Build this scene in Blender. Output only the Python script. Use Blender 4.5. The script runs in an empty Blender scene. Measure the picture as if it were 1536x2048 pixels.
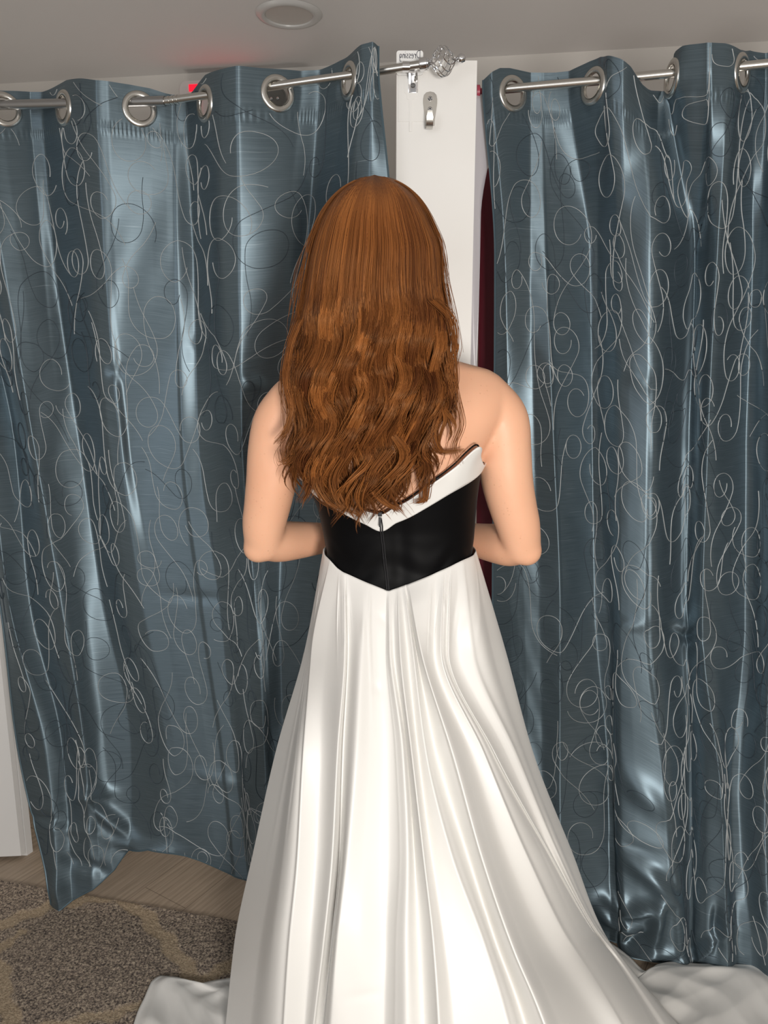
import bpy, bmesh, math, random
import numpy as np
from mathutils import Vector, Matrix
random.seed(7); rng = np.random.default_rng(11)
scene = bpy.context.scene
COL = scene.collection
# ------------------------------------------------------------------ camera, world, light, exposure
H = 1.39; PITCH = math.radians(11.5); F = 1540.0
cam_d = bpy.data.cameras.new('camera'); cam = bpy.data.objects.new('camera', cam_d); COL.objects.link(cam)
cam.location = (0, 0, H); cam.rotation_euler = (math.radians(90)-PITCH, 0, 0)
cam_d.sensor_fit = 'HORIZONTAL'; cam_d.sensor_width = 36; cam_d.lens = F/1536*36; cam_d.clip_start = 0.05
scene.camera = cam
w = bpy.data.worlds.new('room_daylight'); scene.world = w; w.use_nodes = True
w.node_tree.nodes['Background'].inputs[0].default_value = (1.0, 0.985, 0.97, 1)
w.node_tree.nodes['Background'].inputs[1].default_value = 0.38
def area(name, loc, target, size, sy, power, color):
    l = bpy.data.lights.new(name, 'AREA'); l.shape = 'RECTANGLE'; l.size = size; l.size_y = sy
    l.energy = power; l.color = color
    o = bpy.data.objects.new(name, l); COL.objects.link(o); o.location = loc
    o.rotation_euler = (Vector(target)-Vector(loc)).to_track_quat('-Z', 'Y').to_euler(); return o
area('window_key_light', (0.36, -0.75, 1.16), (0.0, 1.5, 1.15), 0.34, 0.42, 36, (1.0, 0.955, 0.90))
area('added_fill_light', (-1.3, -1.2, 1.7), (0.0, 1.5, 1.1), 1.0, 1.4, 14, (0.93, 0.96, 1.0))  # cool fill added to tint the shadows, no actual window there
def cubicle(name, loc, power, r):
    l = bpy.data.lights.new(name, 'POINT'); l.energy = power; l.shadow_soft_size = r; l.color = (1, .93, .86)
    o = bpy.data.objects.new(name, l); COL.objects.link(o); o.location = loc
cubicle('cubicle_fill', (-.85, 2.2, 1.15), 5.5, .14)  # unseen fills added behind the curtains to brighten back wall and ceiling
cubicle('cubicle_fill', (.85, 1.98, 1.15), 4.5, .14)
vs = scene.view_settings
vs.view_transform = 'Standard'; vs.look = 'None'; vs.gamma = 1; vs.exposure = 0.0; vs.use_curve_mapping = False

# ------------------------------------------------------------------ geometry helpers
CP, SP = math.cos(PITCH), math.sin(PITCH)
def P(px, py, Y):                       # point of the place seen at a pixel, at distance Y
    dx = px-768.0; dy = 1024.0-py
    vy = dy*SP + F*CP; vz = dy*CP - F*SP
    t = Y/vy
    return np.array([dx*t, Y, H+vz*t])
def XZ(px, Y, z):                       # x of the point seen in pixel column px at distance Y, height z
    return (px-768.0)/F*(Y*CP-(z-H)*SP)
def zof(py, Y): return H+Y*np.tan(np.arctan((1024.0-np.asarray(py, float))/F)-PITCH)
def floorp(px, py, z=0.0):
    Y = (H-z)/math.tan(math.atan((py-1024.0)/F)+PITCH)
    return np.array([XZ(px, Y, z), Y, z])
def pchip(x, y, q):                     # monotone cubic; y may be (n,) or (n,m)
    x = np.asarray(x, float); y = np.asarray(y, float); one = (y.ndim == 1)
    if one: y = y[:, None]
    h = np.diff(x)[:, None]; dl = np.diff(y, axis=0)/h; m = np.zeros_like(y)
    if len(x) > 2:
        w1 = 2*h[1:]+h[:-1]; w2 = h[1:]+2*h[:-1]
        ok = (dl[:-1]*dl[1:]) > 0
        a = np.where(ok, dl[:-1], 1); b = np.where(ok, dl[1:], 1)
        m[1:-1] = np.where(ok, (w1+w2)/(w1/a+w2/b), 0)
    m[0] = dl[0]; m[-1] = dl[-1]
    q = np.clip(np.asarray(q, float), x[0], x[-1])
    k = np.clip(np.searchsorted(x, q, side='right')-1, 0, len(x)-2)
    t = ((q-x[k])/h[k, 0])[:, None]; hh = h[k]
    r = (2*t**3-3*t**2+1)*y[k]+(t**3-2*t**2+t)*hh*m[k]+(-2*t**3+3*t**2)*y[k+1]+(t**3-t**2)*hh*m[k+1]
    return r[:, 0] if one else r
def sstep(a, b, x):
    t = np.clip((np.asarray(x, float)-a)/(b-a), 0, 1); return t*t*(3-2*t)
def make(name, verts, faces, mats, parent=None, smooth=True, uv=None, midx=None, attr=None):
    me = bpy.data.meshes.new(name)
    V = np.asarray(verts, np.float32)
    if isinstance(faces, np.ndarray):
        n, k = faces.shape
        me.vertices.add(len(V)); me.vertices.foreach_set('co', V.ravel())
        me.loops.add(n*k); me.loops.foreach_set('vertex_index', faces.astype(np.int32).ravel())
        me.polygons.add(n); me.polygons.foreach_set('loop_start', np.arange(0, n*k, k, dtype=np.int32))
        me.polygons.foreach_set('loop_total', np.full(n, k, np.int32))
        me.update(calc_edges=True)
    else:
        me.from_pydata([tuple(v) for v in V.tolist()], [], faces)
    if not isinstance(mats, (list, tuple)): mats = [mats]
    for m in mats: me.materials.append(m)
    me.polygons.foreach_set('use_smooth', np.full(len(me.polygons), smooth))
    if midx is not None: me.polygons.foreach_set('material_index', np.asarray(midx, np.int32))
    if uv is not None:
        l = me.uv_layers.new(name='UVMap'); li = np.zeros(len(me.loops), np.int32)
        me.loops.foreach_get('vertex_index', li)
        l.data.foreach_set('uv', np.asarray(uv, np.float32)[li].ravel())
    if attr:
        for k_, a_ in attr.items():
            at = me.attributes.new(k_, 'FLOAT', 'POINT'); at.data.foreach_set('value', np.asarray(a_, np.float32))
    me.update()
    o = bpy.data.objects.new(name, me); COL.objects.link(o)
    if parent is not None: o.parent = parent
    return o
def tag(o, label=None, cat=None, group=None, kind=None):
    if label: o['label'] = label
    if cat: o['category'] = cat
    if group: o['group'] = group
    if kind: o['kind'] = kind
    return o
def empty(name, label, cat, loc=(0, 0, 0), group=None):
    o = bpy.data.objects.new(name, None); COL.objects.link(o); o.location = loc
    o.empty_display_size = 0.05
    return tag(o, label, cat, group)
def under(o, root):                     # world-space mesh placed under an Empty that stands elsewhere
    o.parent = root; o.matrix_parent_inverse = Matrix.Translation(root.location).inverted(); return o
class MB:                               # collects shapes of one part
    def __init__(s): s.v = []; s.f = []; s.m = []
    def add(s, V, Fc, mi=0):
        b = len(s.v); s.v += [tuple(map(float, p)) for p in V]
        s.f += [tuple(b+i for i in f) for f in Fc]; s.m += [mi]*len(Fc)
    def box(s, c, size, rotz=0, mi=0, bevel=0.0, M=None):
        bm = bmesh.new(); bmesh.ops.create_cube(bm, size=1)
        bmesh.ops.scale(bm, vec=size, verts=bm.verts)
        if bevel: bmesh.ops.bevel(bm, geom=bm.edges[:], offset=bevel, segments=2, affect='EDGES', profile=.6)
        T = Matrix.Translation(c) @ (M if M is not None else Matrix.Rotation(rotz, 4, 'Z'))
        bmesh.ops.transform(bm, matrix=T, verts=bm.verts)
        bm.verts.index_update(); s.add([v.co for v in bm.verts], [[v.index for v in f.verts] for f in bm.faces], mi); bm.free()
    def tube(s, pts, r, n=12, cap=True, mi=0, flat=1.0):
        pts = [Vector(p) for p in pts]; rs = r if hasattr(r, '__len__') else [r]*len(pts)
        V = []; Fc = []; up = None
        for i, p in enumerate(pts):
            t = (pts[min(i+1, len(pts)-1)]-pts[max(i-1, 0)]).normalized()
            if up is None:
                up = Vector((0, 0, 1)) if abs(t.z) < .9 else Vector((1, 0, 0))
            a = t.cross(up)
            a = a.normalized() if a.length > 1e-6 else t.orthogonal().normalized()
            b = a.cross(t).normalized(); up = b
            for k in range(n):
                q = 2*math.pi*k/n; V.append(p+a*math.cos(q)*rs[i]+b*math.sin(q)*rs[i]*flat)
        for i in range(len(pts)-1):
            for k in range(n):
                Fc.append((i*n+k, i*n+(k+1) % n, (i+1)*n+(k+1) % n, (i+1)*n+k))
        if cap: Fc.append(tuple(range(n))[::-1]); Fc.append(tuple((len(pts)-1)*n+k for k in range(n)))
        s.add(V, Fc, mi)
    def lathe(s, prof, M, n=40, mi=0, closed=False):   # prof (r, h) turned about local z
        V = []; Fc = []
        for r, h in prof:
            for k in range(n):
                q = 2*math.pi*k/n; V.append(M @ Vector((r*math.cos(q), r*math.sin(q), h)))
        m_ = len(prof)
        for i in range(m_ if closed else m_-1):
            j = (i+1) % m_
            for k in range(n): Fc.append((i*n+k, i*n+(k+1) % n, j*n+(k+1) % n, j*n+k))
        s.add(V, Fc, mi)
    def prism(s, out, M, h, mi=0):      # outline (x,y) extruded by h along local z
        n = len(out)
        V = [M @ Vector((x, y, 0)) for x, y in out]+[M @ Vector((x, y, h)) for x, y in out]
        s.add(V, [tuple(range(n))[::-1], tuple(range(n, 2*n))]+[(i, (i+1) % n, n+(i+1) % n, n+i) for i in range(n)], mi)
    def build(s, name, mat, parent=None, smooth=True, auto=35):
        o = make(name, s.v, s.f, mat, parent, smooth=smooth, midx=s.m)
        if smooth and auto:
            me = o.data; bm = bmesh.new(); bm.from_mesh(me)
            bmesh.ops.recalc_face_normals(bm, faces=bm.faces[:])
            ca = math.radians(auto)
            for e in bm.edges:
                if len(e.link_faces) == 2 and e.calc_face_angle(0) > ca: e.smooth = False
            bm.to_mesh(me); bm.free()
        return o
def frame(c, x, y):                     # matrix with local x,y axes
    x = Vector(x).normalized(); y = Vector(y); y = (y-x*y.dot(x)).normalized(); z = x.cross(y)
    M = Matrix((x, y, z)).transposed().to_4x4(); M.translation = Vector(c); return M

# ------------------------------------------------------------------ materials
def mat(name, col, rough=.5, metal=0.0, **kw):
    m = bpy.data.materials.new(name); m.use_nodes = True; b = m.node_tree.nodes['Principled BSDF']
    b.inputs['Base Color'].default_value = (*col, 1); b.inputs['Roughness'].default_value = rough
    b.inputs['Metallic'].default_value = metal
    for k, v in kw.items(): b.inputs[k.replace('_', ' ')].default_value = v
    return m
class N:
    def __init__(s, m): s.t = m.node_tree; s.b = s.t.nodes['Principled BSDF']
    def n(s, ty, **kw):
        q = s.t.nodes.new(ty)
        for k, v in kw.items(): setattr(q, k, v)
        return q
    def l(s, a, b): s.t.links.new(a, b)
    def coord(s, kind='Object', scale=(1, 1, 1), rot=(0, 0, 0)):
        c = s.n('ShaderNodeTexCoord'); mp = s.n('ShaderNodeMapping')
        mp.inputs['Scale'].default_value = scale; mp.inputs['Rotation'].default_value = rot
        s.l(c.outputs[kind], mp.inputs[0]); return mp.outputs[0]
    def noise(s, vec, scale, detail=3, rough=.5):
        q = s.n('ShaderNodeTexNoise'); q.inputs['Scale'].default_value = scale
        q.inputs['Detail'].default_value = detail; q.inputs['Roughness'].default_value = rough
        s.l(vec, q.inputs['Vector']); return q.outputs['Fac']
    def ramp(s, fac, stops):
        q = s.n('ShaderNodeValToRGB'); e = q.color_ramp.elements
        while len(e) < len(stops): e.new(.5)
        for i, (p, c) in enumerate(stops): e[i].position = p; e[i].color = (*c, 1)
        s.l(fac, q.inputs[0]); return q.outputs[0]
    def mix(s, fac, a, b, mode='MIX'):
        q = s.n('ShaderNodeMix'); q.data_type = 'RGBA'; q.blend_type = mode
        for i, v in ((0, fac), (6, a), (7, b)):
            if hasattr(v, 'is_linked') or isinstance(v, bpy.types.NodeSocket): s.l(v, q.inputs[i])
            else: q.inputs[i].default_value = v if i == 0 else (*v, 1)
        return q.outputs[2]
    def bump(s, h, strength=.3, dist=.002, prev=None):
        q = s.n('ShaderNodeBump'); q.inputs['Strength'].default_value = strength; q.inputs['Distance'].default_value = dist
        s.l(h, q.inputs['Height'])
        if prev is not None: s.l(prev, q.inputs['Normal'])
        s.l(q.outputs[0], s.b.inputs['Normal']); return q.outputs[0]
    def base(s, c): s.l(c, s.b.inputs['Base Color'])

M_ceil = mat('ceiling_paint', (.62, .60, .585), .85); q = N(M_ceil); q.bump(q.noise(q.coord(), 220, 2), .15, .001)
M_wall = mat('wall_paint', (.60, .57, .53), .8); q = N(M_wall); q.bump(q.noise(q.coord(), 160, 3), .2, .001)
M_white = mat('white_board_paint', (.86, .85, .82), .42); q = N(M_white)
q.base(q.mix(q.noise(q.coord(), 7, 5), (.87, .86, .835), (.83, .815, .785))); q.bump(q.noise(q.coord('Object', (1, 1, .25)), 60, 4), .12, .001)
M_door = mat('white_door_paint', (.74, .73, .715), .45); q = N(M_door); q.bump(q.noise(q.coord(), 60, 3), .08, .001)
# satin curtain with horizontal slubs
def satin(name, c1, c2, slub):
    m = mat(name, c1, .36, .70); q = N(m)
    u = q.coord('UV', (5, 260, 1)); s1 = q.noise(u, 1.6, 3, .6)
    u2 = q.coord('UV', (14, 620, 1)); s2 = q.noise(u2, 1.0, 2, .6)
    base = q.mix(q.ramp(s2, [(.3, (0, 0, 0)), (.7, (1, 1, 1))]), c1, c2)
    base = q.mix(q.ramp(s1, [(.64, (0, 0, 0)), (.72, (1, 1, 1))]), base, slub)
    q.base(base)
    rr = q.n('ShaderNodeMapRange'); rr.inputs[3].default_value = .36; rr.inputs[4].default_value = .49
    q.l(s2, rr.inputs[0]); q.l(rr.outputs[0], q.b.inputs['Roughness'])
    tg = q.n('ShaderNodeTangent'); tg.direction_type = 'UV_MAP'; tg.uv_map = 'UVMap'; q.l(tg.outputs[0], q.b.inputs['Tangent'])
    q.b.inputs['Anisotropic'].default_value = .78; q.b.inputs['Anisotropic Rotation'].default_value = .25
    q.bump(s2, .12, .0006); return m
M_cur = satin('blue_satin', (.106, .147, .174), (.155, .207, .240), (.24, .30, .335))
M_hem = mat('blue_satin_edge', (.10, .15, .18), .45, .5)
M_thL = mat('silver_thread', (.47, .49, .49), .45, .25)
M_thD = mat('slate_thread', (.045, .062, .078), .5, .2)
M_steel = mat('brushed_nickel', (.60, .585, .55), .27, 1.0)
M_steelD = mat('dull_steel_tube', (.42, .42, .42), .33, 1.0)
M_chrome = mat('chrome', (.75, .75, .76), .14, 1.0)
M_dark = mat('dark_recess', (.02, .02, .02), .6)
M_skin = mat('skin', (.82, .47, .33), .46); q = N(M_skin)
q.b.inputs['Subsurface Weight'].default_value = .16; q.b.inputs['Subsurface Radius'].default_value = (.012, .005, .003)
q.b.inputs['Subsurface Scale'].default_value = 1.0
c0 = q.mix(q.noise(q.coord(), 9, 4), (.87, .51, .335), (.78, .41, .255))
vo = q.n('ShaderNodeTexVoronoi'); vo.inputs['Scale'].default_value = 130; q.l(q.coord(), vo.inputs['Vector'])
fr = q.ramp(vo.outputs['Distance'], [(.12, (1, 1, 1)), (.24, (0, 0, 0))])
gate = q.ramp(q.noise(q.coord(), 30, 2), [(.52, (0, 0, 0)), (.64, (1, 1, 1))])
q.base(q.mix(q.mix(1.0, fr, gate, 'MULTIPLY'), c0, q.mix(.35, c0, (.52, .22, .12)))); q.bump(q.noise(q.coord(), 900, 2), .08, .0006)
def hairmat(name, a, b):
    m = mat(name, a, .44); q = N(m)
    at = q.n('ShaderNodeAttribute'); at.attribute_name = 'tone'
    q.base(q.mix(at.outputs['Fac'], a, b)); q.b.inputs['Specular IOR Level'].default_value = .38
    q.b.inputs['Specular Tint'].default_value = (1, .72, .42, 1); return m
M_hair = hairmat('copper_hair', (.080, .022, .008), (.38, .140, .038))
M_hairb = mat('hair_underlayer', (.13, .036, .010), .6)
M_satW = mat('ivory_satin', (.76, .748, .72), .43); q = N(M_satW)
q.b.inputs['Sheen Weight'].default_value = .15
q.b.inputs['Subsurface Weight'].default_value = 0.0
sw = q.noise(q.coord('Object', (1, 1, .3)), 400, 2); q.bump(sw, .06, .0006)
M_velvet = mat('black_velvet', (.0012, .0012, .0016), .55); q = N(M_velvet)
q.b.inputs['Sheen Weight'].default_value = .05; q.b.inputs['Sheen Roughness'].default_value = .35
q.b.inputs['Specular IOR Level'].default_value = .12
M_zip = mat('black_zip', (.006, .006, .008), .6)
M_maroon = mat('maroon_cover', (.16, .012, .028), .5)
M_plastic = mat('clear_plastic', (.80, .78, .84), .2); M_plastic.node_tree.nodes['Principled BSDF'].inputs['Alpha'].default_value = .42
M_card = mat('white_card', (.85, .85, .84), .35)
M_ink = mat('black_ink', (.02, .02, .045), .5)
M_red = mat('lit_red_letter', (.8, .01, .02), .4); q = N(M_red); q.b.inputs['Emission Color'].default_value = (1, .005, .03, 1); q.b.inputs['Emission Strength'].default_value = 1.1
M_house = mat('sign_housing_plastic', (.62, .58, .56), .4)
M_lens = mat('lamp_lens', (.13, .13, .12), .12)
M_gasket = mat('dim_diffuser', (.46, .43, .40), .5)
# wood floor
M_floor = mat('grey_oak_planks', (.2, .15, .11), .42); q = N(M_floor)
R60 = (0, 0, math.radians(-58))
g1 = q.noise(q.coord('Object', (1, 1, 1), R60), 3, 2)
cc = q.n('ShaderNodeTexCoord'); mr = q.n('ShaderNodeMapping'); mr.inputs['Rotation'].default_value = R60; q.l(cc.outputs['Object'], mr.inputs[0])
ms = q.n('ShaderNodeMapping'); ms.inputs['Scale'].default_value = (2.2, 60, 1); q.l(mr.outputs[0], ms.inputs[0])
gr = q.noise(ms.outputs[0], 2.2, 6, .65)
br = q.n('ShaderNodeTexBrick'); q.l(mr.outputs[0], br.inputs['Vector'])
br.inputs['Scale'].default_value = 1; br.inputs['Brick Width'].default_value = 1.2; br.inputs['Row Height'].default_value = .15
br.inputs['Mortar Size'].default_value = .0012; br.inputs['Color1'].default_value = (.93, .93, .93, 1); br.inputs['Color2'].default_value = (1.05, 1.04, 1.02, 1)
br.inputs['Mortar'].default_value = (.55, .52, .5, 1)
wood = q.ramp(gr, [(.25, (.19, .148, .108)), (.5, (.31, .245, .183)), (.75, (.42, .34, .262))])
q.base(q.mix(1.0, wood, br.outputs['Color'], 'MULTIPLY')); q.bump(gr, .2, .001)
# rug
M_rug = mat('speckled_pile', (.3, .24, .18), .95); q = N(M_rug)
n1 = q.noise(q.coord(), 190, 3, .7); n2 = q.noise(q.coord(), 55, 3, .6)
spk = q.ramp(n1, [(.36, (.05, .04, .036)), (.47, (.20, .16, .13)), (.56, (.36, .29, .225)), (.68, (.56, .47, .36))])
bei = q.ramp(n1, [(.3, (.22, .165, .11)), (.5, (.38, .295, .20)), (.7, (.52, .42, .30))])
at = q.n('ShaderNodeAttribute'); at.attribute_name = 'stripe'
q.base(q.mix(at.outputs['Fac'], spk, bei)); q.bump(n1, .9, .006)

# ------------------------------------------------------------------ the setting
def slab(name, pts, z0, z1, m):
    b = MB(); b.prism([(p[0], p[1]) for p in pts], Matrix.Translation((0, 0, z0)), z1-z0)
    return tag(b.build(name, m, smooth=False), kind='structure')
CH = 2.25
wl = lambda x: 2.53-.149*x
slab('floor', [(-2.3, -1.9), (2.3, -1.9), (2.3, wl(2.3)+.1), (-2.3, wl(-2.3)+.1)], -.05, 0, M_floor)
ceil = slab('ceiling', [(-2.3, -1.9), (2.3, -1.9), (2.3, wl(2.3)+.1), (-2.3, wl(-2.3)+.1)], CH, CH+.05, M_ceil)
slab('wall_back', [(-2.3, wl(-2.3)), (2.3, wl(2.3)), (2.3, wl(2.3)+.1), (-2.3, wl(-2.3)+.1)], 0, CH, M_wall)
slab('wall_left', [(-2.3, -1.9), (-2.2, -1.9), (-2.2, wl(-2.2)), (-2.3, wl(-2.3))], 0, CH, M_wall)
slab('wall_right', [(2.2, -1.9), (2.3, -1.9), (2.3, wl(2.3)), (2.2, wl(2.2))], 0, CH, M_wall)
# white pillar ending the partition between the two changing cubicles
PY = 1.67
pz = float(zof(121, PY)); pxl, pxr = XZ(792, PY, 1.6), XZ(946, PY, 1.6)
slab('wall_pillar', [(pxl, PY), (pxr, PY), (pxr, PY+.11), (pxl, PY+.11)], 0, pz, M_white)
slab('wall_partition', [(.11, PY+.11), (.17, PY+.11), (.17, wl(.17)), (.11, wl(.11))], 0, pz-.02, M_white)
# white door leaf at the left, its edge with a groove
c1 = floorp(43, 1719); c2 = floorp(66, 1703); c0 = floorp(-420, 1700)
dv = (c2-c1); db = MB()
e = .0
def quadbox(b, a, c, off, z0, z1):
    a = np.array(a); c = np.array(c); b.prism([a[:2], c[:2], c[:2]+off, a[:2]+off], Matrix.Translation((0, 0, z0)), z1-z0)
lx = c1[0]-.75
db.prism([(lx, c1[1]-.06), (c1[0], c1[1]), (c1[0]+dv[0]*.38, c1[1]+dv[1]*.38), (lx, c1[1]+.02)], Matrix.Translation((0, 0, .012)), 2.02)
db.prism([(lx, c1[1]+.024), (c1[0]+dv[0]*.40-.006, c1[1]+dv[1]*.40), (c1[0]+dv[0]*.5-.006, c1[1]+dv[1]*.5), (lx, c1[1]+.03)], Matrix.Translation((0, 0, .012)), 2.02, mi=1)
db.prism([(lx, c1[1]+.031), (c1[0]+dv[0]*.5, c1[1]+dv[1]*.5), (c2[0], c2[1]), (lx, c2[1]+.02)], Matrix.Translation((0, 0, .0)), 2.05)
o = tag(db.build('door_1', [M_door, M_gasket], smooth=False), kind='structure')

# ------------------------------------------------------------------ rug
def build_rug():
    A = floorp(0, 1755, .012); B = floorp(470, 1835, .012)
    ex = (B-A)/np.linalg.norm(B-A); ex[2] = 0; ey = np.array([ex[1], -ex[0], 0])   # ey towards the camera
    o0 = A-ex*.6
    st = [[(-60, 1872), (0, 1850), (110, 1808), (235, 1788)], [(225, 1780), (290, 1832), (340, 1892), (392, 1965)],
          [(-40, 1880), (0, 1950), (12, 2010), (30, 2080)], [(110, 2052), (240, 2025), (310, 2004)], [(392, 1965), (470, 1925), (560, 1880)],
          [(-60, 1950), (-5, 1905), (40, 1866)], [(30, 2080), (110, 2052)]]
    wd = [.020, .019, .020, .014, .018, .014, .016]
    segs = []
    for pl, w_ in zip(st, wd):
        q_ = [floorp(*p, .012)[:2] for p in pl]
        segs += [(q_[i], q_[i+1], w_) for i in range(len(q_)-1)]
    # the design repeats outside the picture
    for i in range(3):
        a = o0[:2]+ex[:2]*(1.75+i*.35)+ey[:2]*.0; segs.append((a, a+ex[:2]*.25+ey[:2]*.5, .02)); segs.append((a+ex[:2]*.3+ey[:2]*.6, a+ex[:2]*.6+ey[:2]*.1, .02))
    def grid(u0, u1, v0, v1, step, name):
        us = np.arange(u0, u1+1e-6, step); vv = np.arange(v0, v1+1e-6, step)
        U, V = np.meshgrid(us, vv); X = o0[0]+ex[0]*U+ey[0]*V; Y = o0[1]+ex[1]*U+ey[1]*V
        D = np.zeros(X.shape)
        wob = .004*np.sin(X*90)+.004*np.sin(Y*120+X*40)
        for a, b, w_ in segs:
            d = b-a; L = d@d; t = np.clip(((X-a[0])*d[0]+(Y-a[1])*d[1])/L, 0, 1)
            dd = np.hypot(X-a[0]-t*d[0], Y-a[1]-t*d[1])+wob+rng.normal(0, .0012, X.shape)
            D = np.maximum(D, 1-sstep(w_*.75, w_*1.15, dd))
        Z = .011+rng.normal(0, .0011, X.shape)-.0015*D
        edge = np.minimum.reduce([U-0, V-0, 2.9-U, 1.6-V]); Z = Z*sstep(-.002, .010, edge)+.001
        n, m_ = X.shape; idx = np.arange(n*m_).reshape(n, m_)
        Fq = np.stack([idx[:-1, :-1], idx[1:, :-1], idx[1:, 1:], idx[:-1, 1:]], -1).reshape(-1, 4)
        return np.stack([X, Y, Z], -1).reshape(-1, 3), Fq, D.ravel()
    V1, F1, D1 = grid(0, 2.9, 0, 1.6, .005, 'r')
    o = make('area_rug', V1, F1, M_rug, attr={'stripe': D1})
    tag(o, 'speckled brown and beige pile rug with crossing tan lines on the wood floor', 'rug')
build_rug()

# ------------------------------------------------------------------ curtains
ROD_Z = 1.93
ROWS = [195, 514, 881, 1216, 1524, 1790]
ZR = zof(ROWS, 1.735)[::-1].copy()
YL = lambda px: 1.80-.000205*px
YR = lambda px: 1.739-(px-1003)*.00027
left_lines = [
 ([-150,-120,-80,-2,36,103],[20,10,0,0,0,-42]),
 ([-120,-80,-25,18,92,118],[-20,-20,-22,-22,-22,-58]),
 ([-95,-50,28,60,128,145],[-10,5,15,12,8,-40]),
 ([-50,3,65,122,170,185],[-45,-28,-25,-25,-22,-34]),
 ([60,85,120,168,208,228],[40,18,12,12,10,-12]),
 ([85,110,158,205,262,262],[46,30,34,32,28,15]),
 ([160,186,218,262,335,335],[-36,-24,-14,2,6,15]),
 ([190,207,240,285,350,352],[-46,-30,-14,-2,6,16]),
 ([215,228,258,320,370,374],[-36,-24,-4,6,10,16]),
 ([345,350,360,400,443,470],[42,14,16,16,22,10]),
 ([349,354,364,404,447,474],[43,14,15,14,18,8]),
 ([372,388,398,440,470,500],[50,30,24,20,22,10]),
 ([440,445,470,500,505,520],[-36,-28,-20,-8,5,5]),
 ([475,478,484,512,530,540],[-45,-34,-28,-18,-2,5]),
 ([600,570,530,533,548,560],[30,0,-2,-6,10,8]),
 ([640,612,580,560,570,590],[44,24,20,14,14,8]),
 ([690,650,640,620,620,630],[10,5,5,5,5,0]),
 ([722,700,690,670,660,660],[-45,-25,-20,-15,-10,0]),
 ([745,735,720,700,690,690],[-50,-30,-25,-20,-15,-5]),
 ([757,785,760,740,720,710],[-35,-25,-20,-15,-10,0])]
right_lines = [
 ([966,990,988,985,1000,1010],[-25,-10,0,0,0,0]),
 ([985,1010,1015,1020,1030,1030],[-32,-22,-15,-10,-5,0]),
 ([1060,1060,1070,1080,1085,1080],[30,5,-8,-10,-5,0]),
 ([1083,1092,1108,1121,1120,1120],[34,8,-18,-20,-14,-5]),
 ([1087,1096,1112,1125,1124,1124],[35,11,-13,-16,-12,-5]),
 ([1140,1180,1184,1190,1215,1220],[38,42,30,28,30,20]),
 ([1200,1196,1196,1215,1225,1235],[-20,38,26,22,26,16]),
 ([1222,1234,1229,1231,1229,1240],[-42,-8,-6,0,8,0]),
 ([1245,1245,1240,1240,1240,1250],[-45,-15,-14,-12,-8,-10]),
 ([1290,1295,1293,1290,1328,1350],[0,-28,-26,-24,-24,-20]),
 ([1315,1310,1308,1305,1340,1365],[25,-26,-24,-22,-20,-15]),
 ([1335,1378,1362,1362,1380,1380],[18,30,28,28,22,10]),
 ([1365,1390,1378,1374,1384,1386],[-30,36,32,30,22,8]),
 ([1412,1396,1384,1378,1388,1390],[-45,30,28,24,12,0]),
 ([1425,1418,1400,1392,1410,1410],[-44,-5,0,4,-10,-10]),
 ([1460,1435,1415,1405,1442,1455],[-30,-18,-14,-8,-26,-22]),
 ([1505,1505,1492,1490,1462,1475],[24,28,26,26,10,5]),
 ([1530,1522,1508,1505,1478,1500],[40,22,20,20,12,8]),
 ([1570,1560,1545,1540,1530,1540],[20,-25,-25,-25,-20,-20]),
 ([1640,1630,1630,1610,1610,1610],[-40,20,20,20,20,10]),
 ([1720,1700,1700,1690,1690,1690],[10,-10,-10,-10,-10,-10])]
def vnoise2(U, V, seed, n=6, f0=3.0, f1=14.0, stretch=.35):
    r = np.random.default_rng(seed); out = np.zeros(np.shape(U))
    for _ in range(n):
        f = r.uniform(f0, f1); a = r.uniform(0, 2*math.pi); k = r.uniform(-1, 1)
        out = out+np.sin(2*math.pi*(f*U*(1 if abs(k) > .3 else .5)+k*f*stretch*V)+a)/n
    return out
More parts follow.
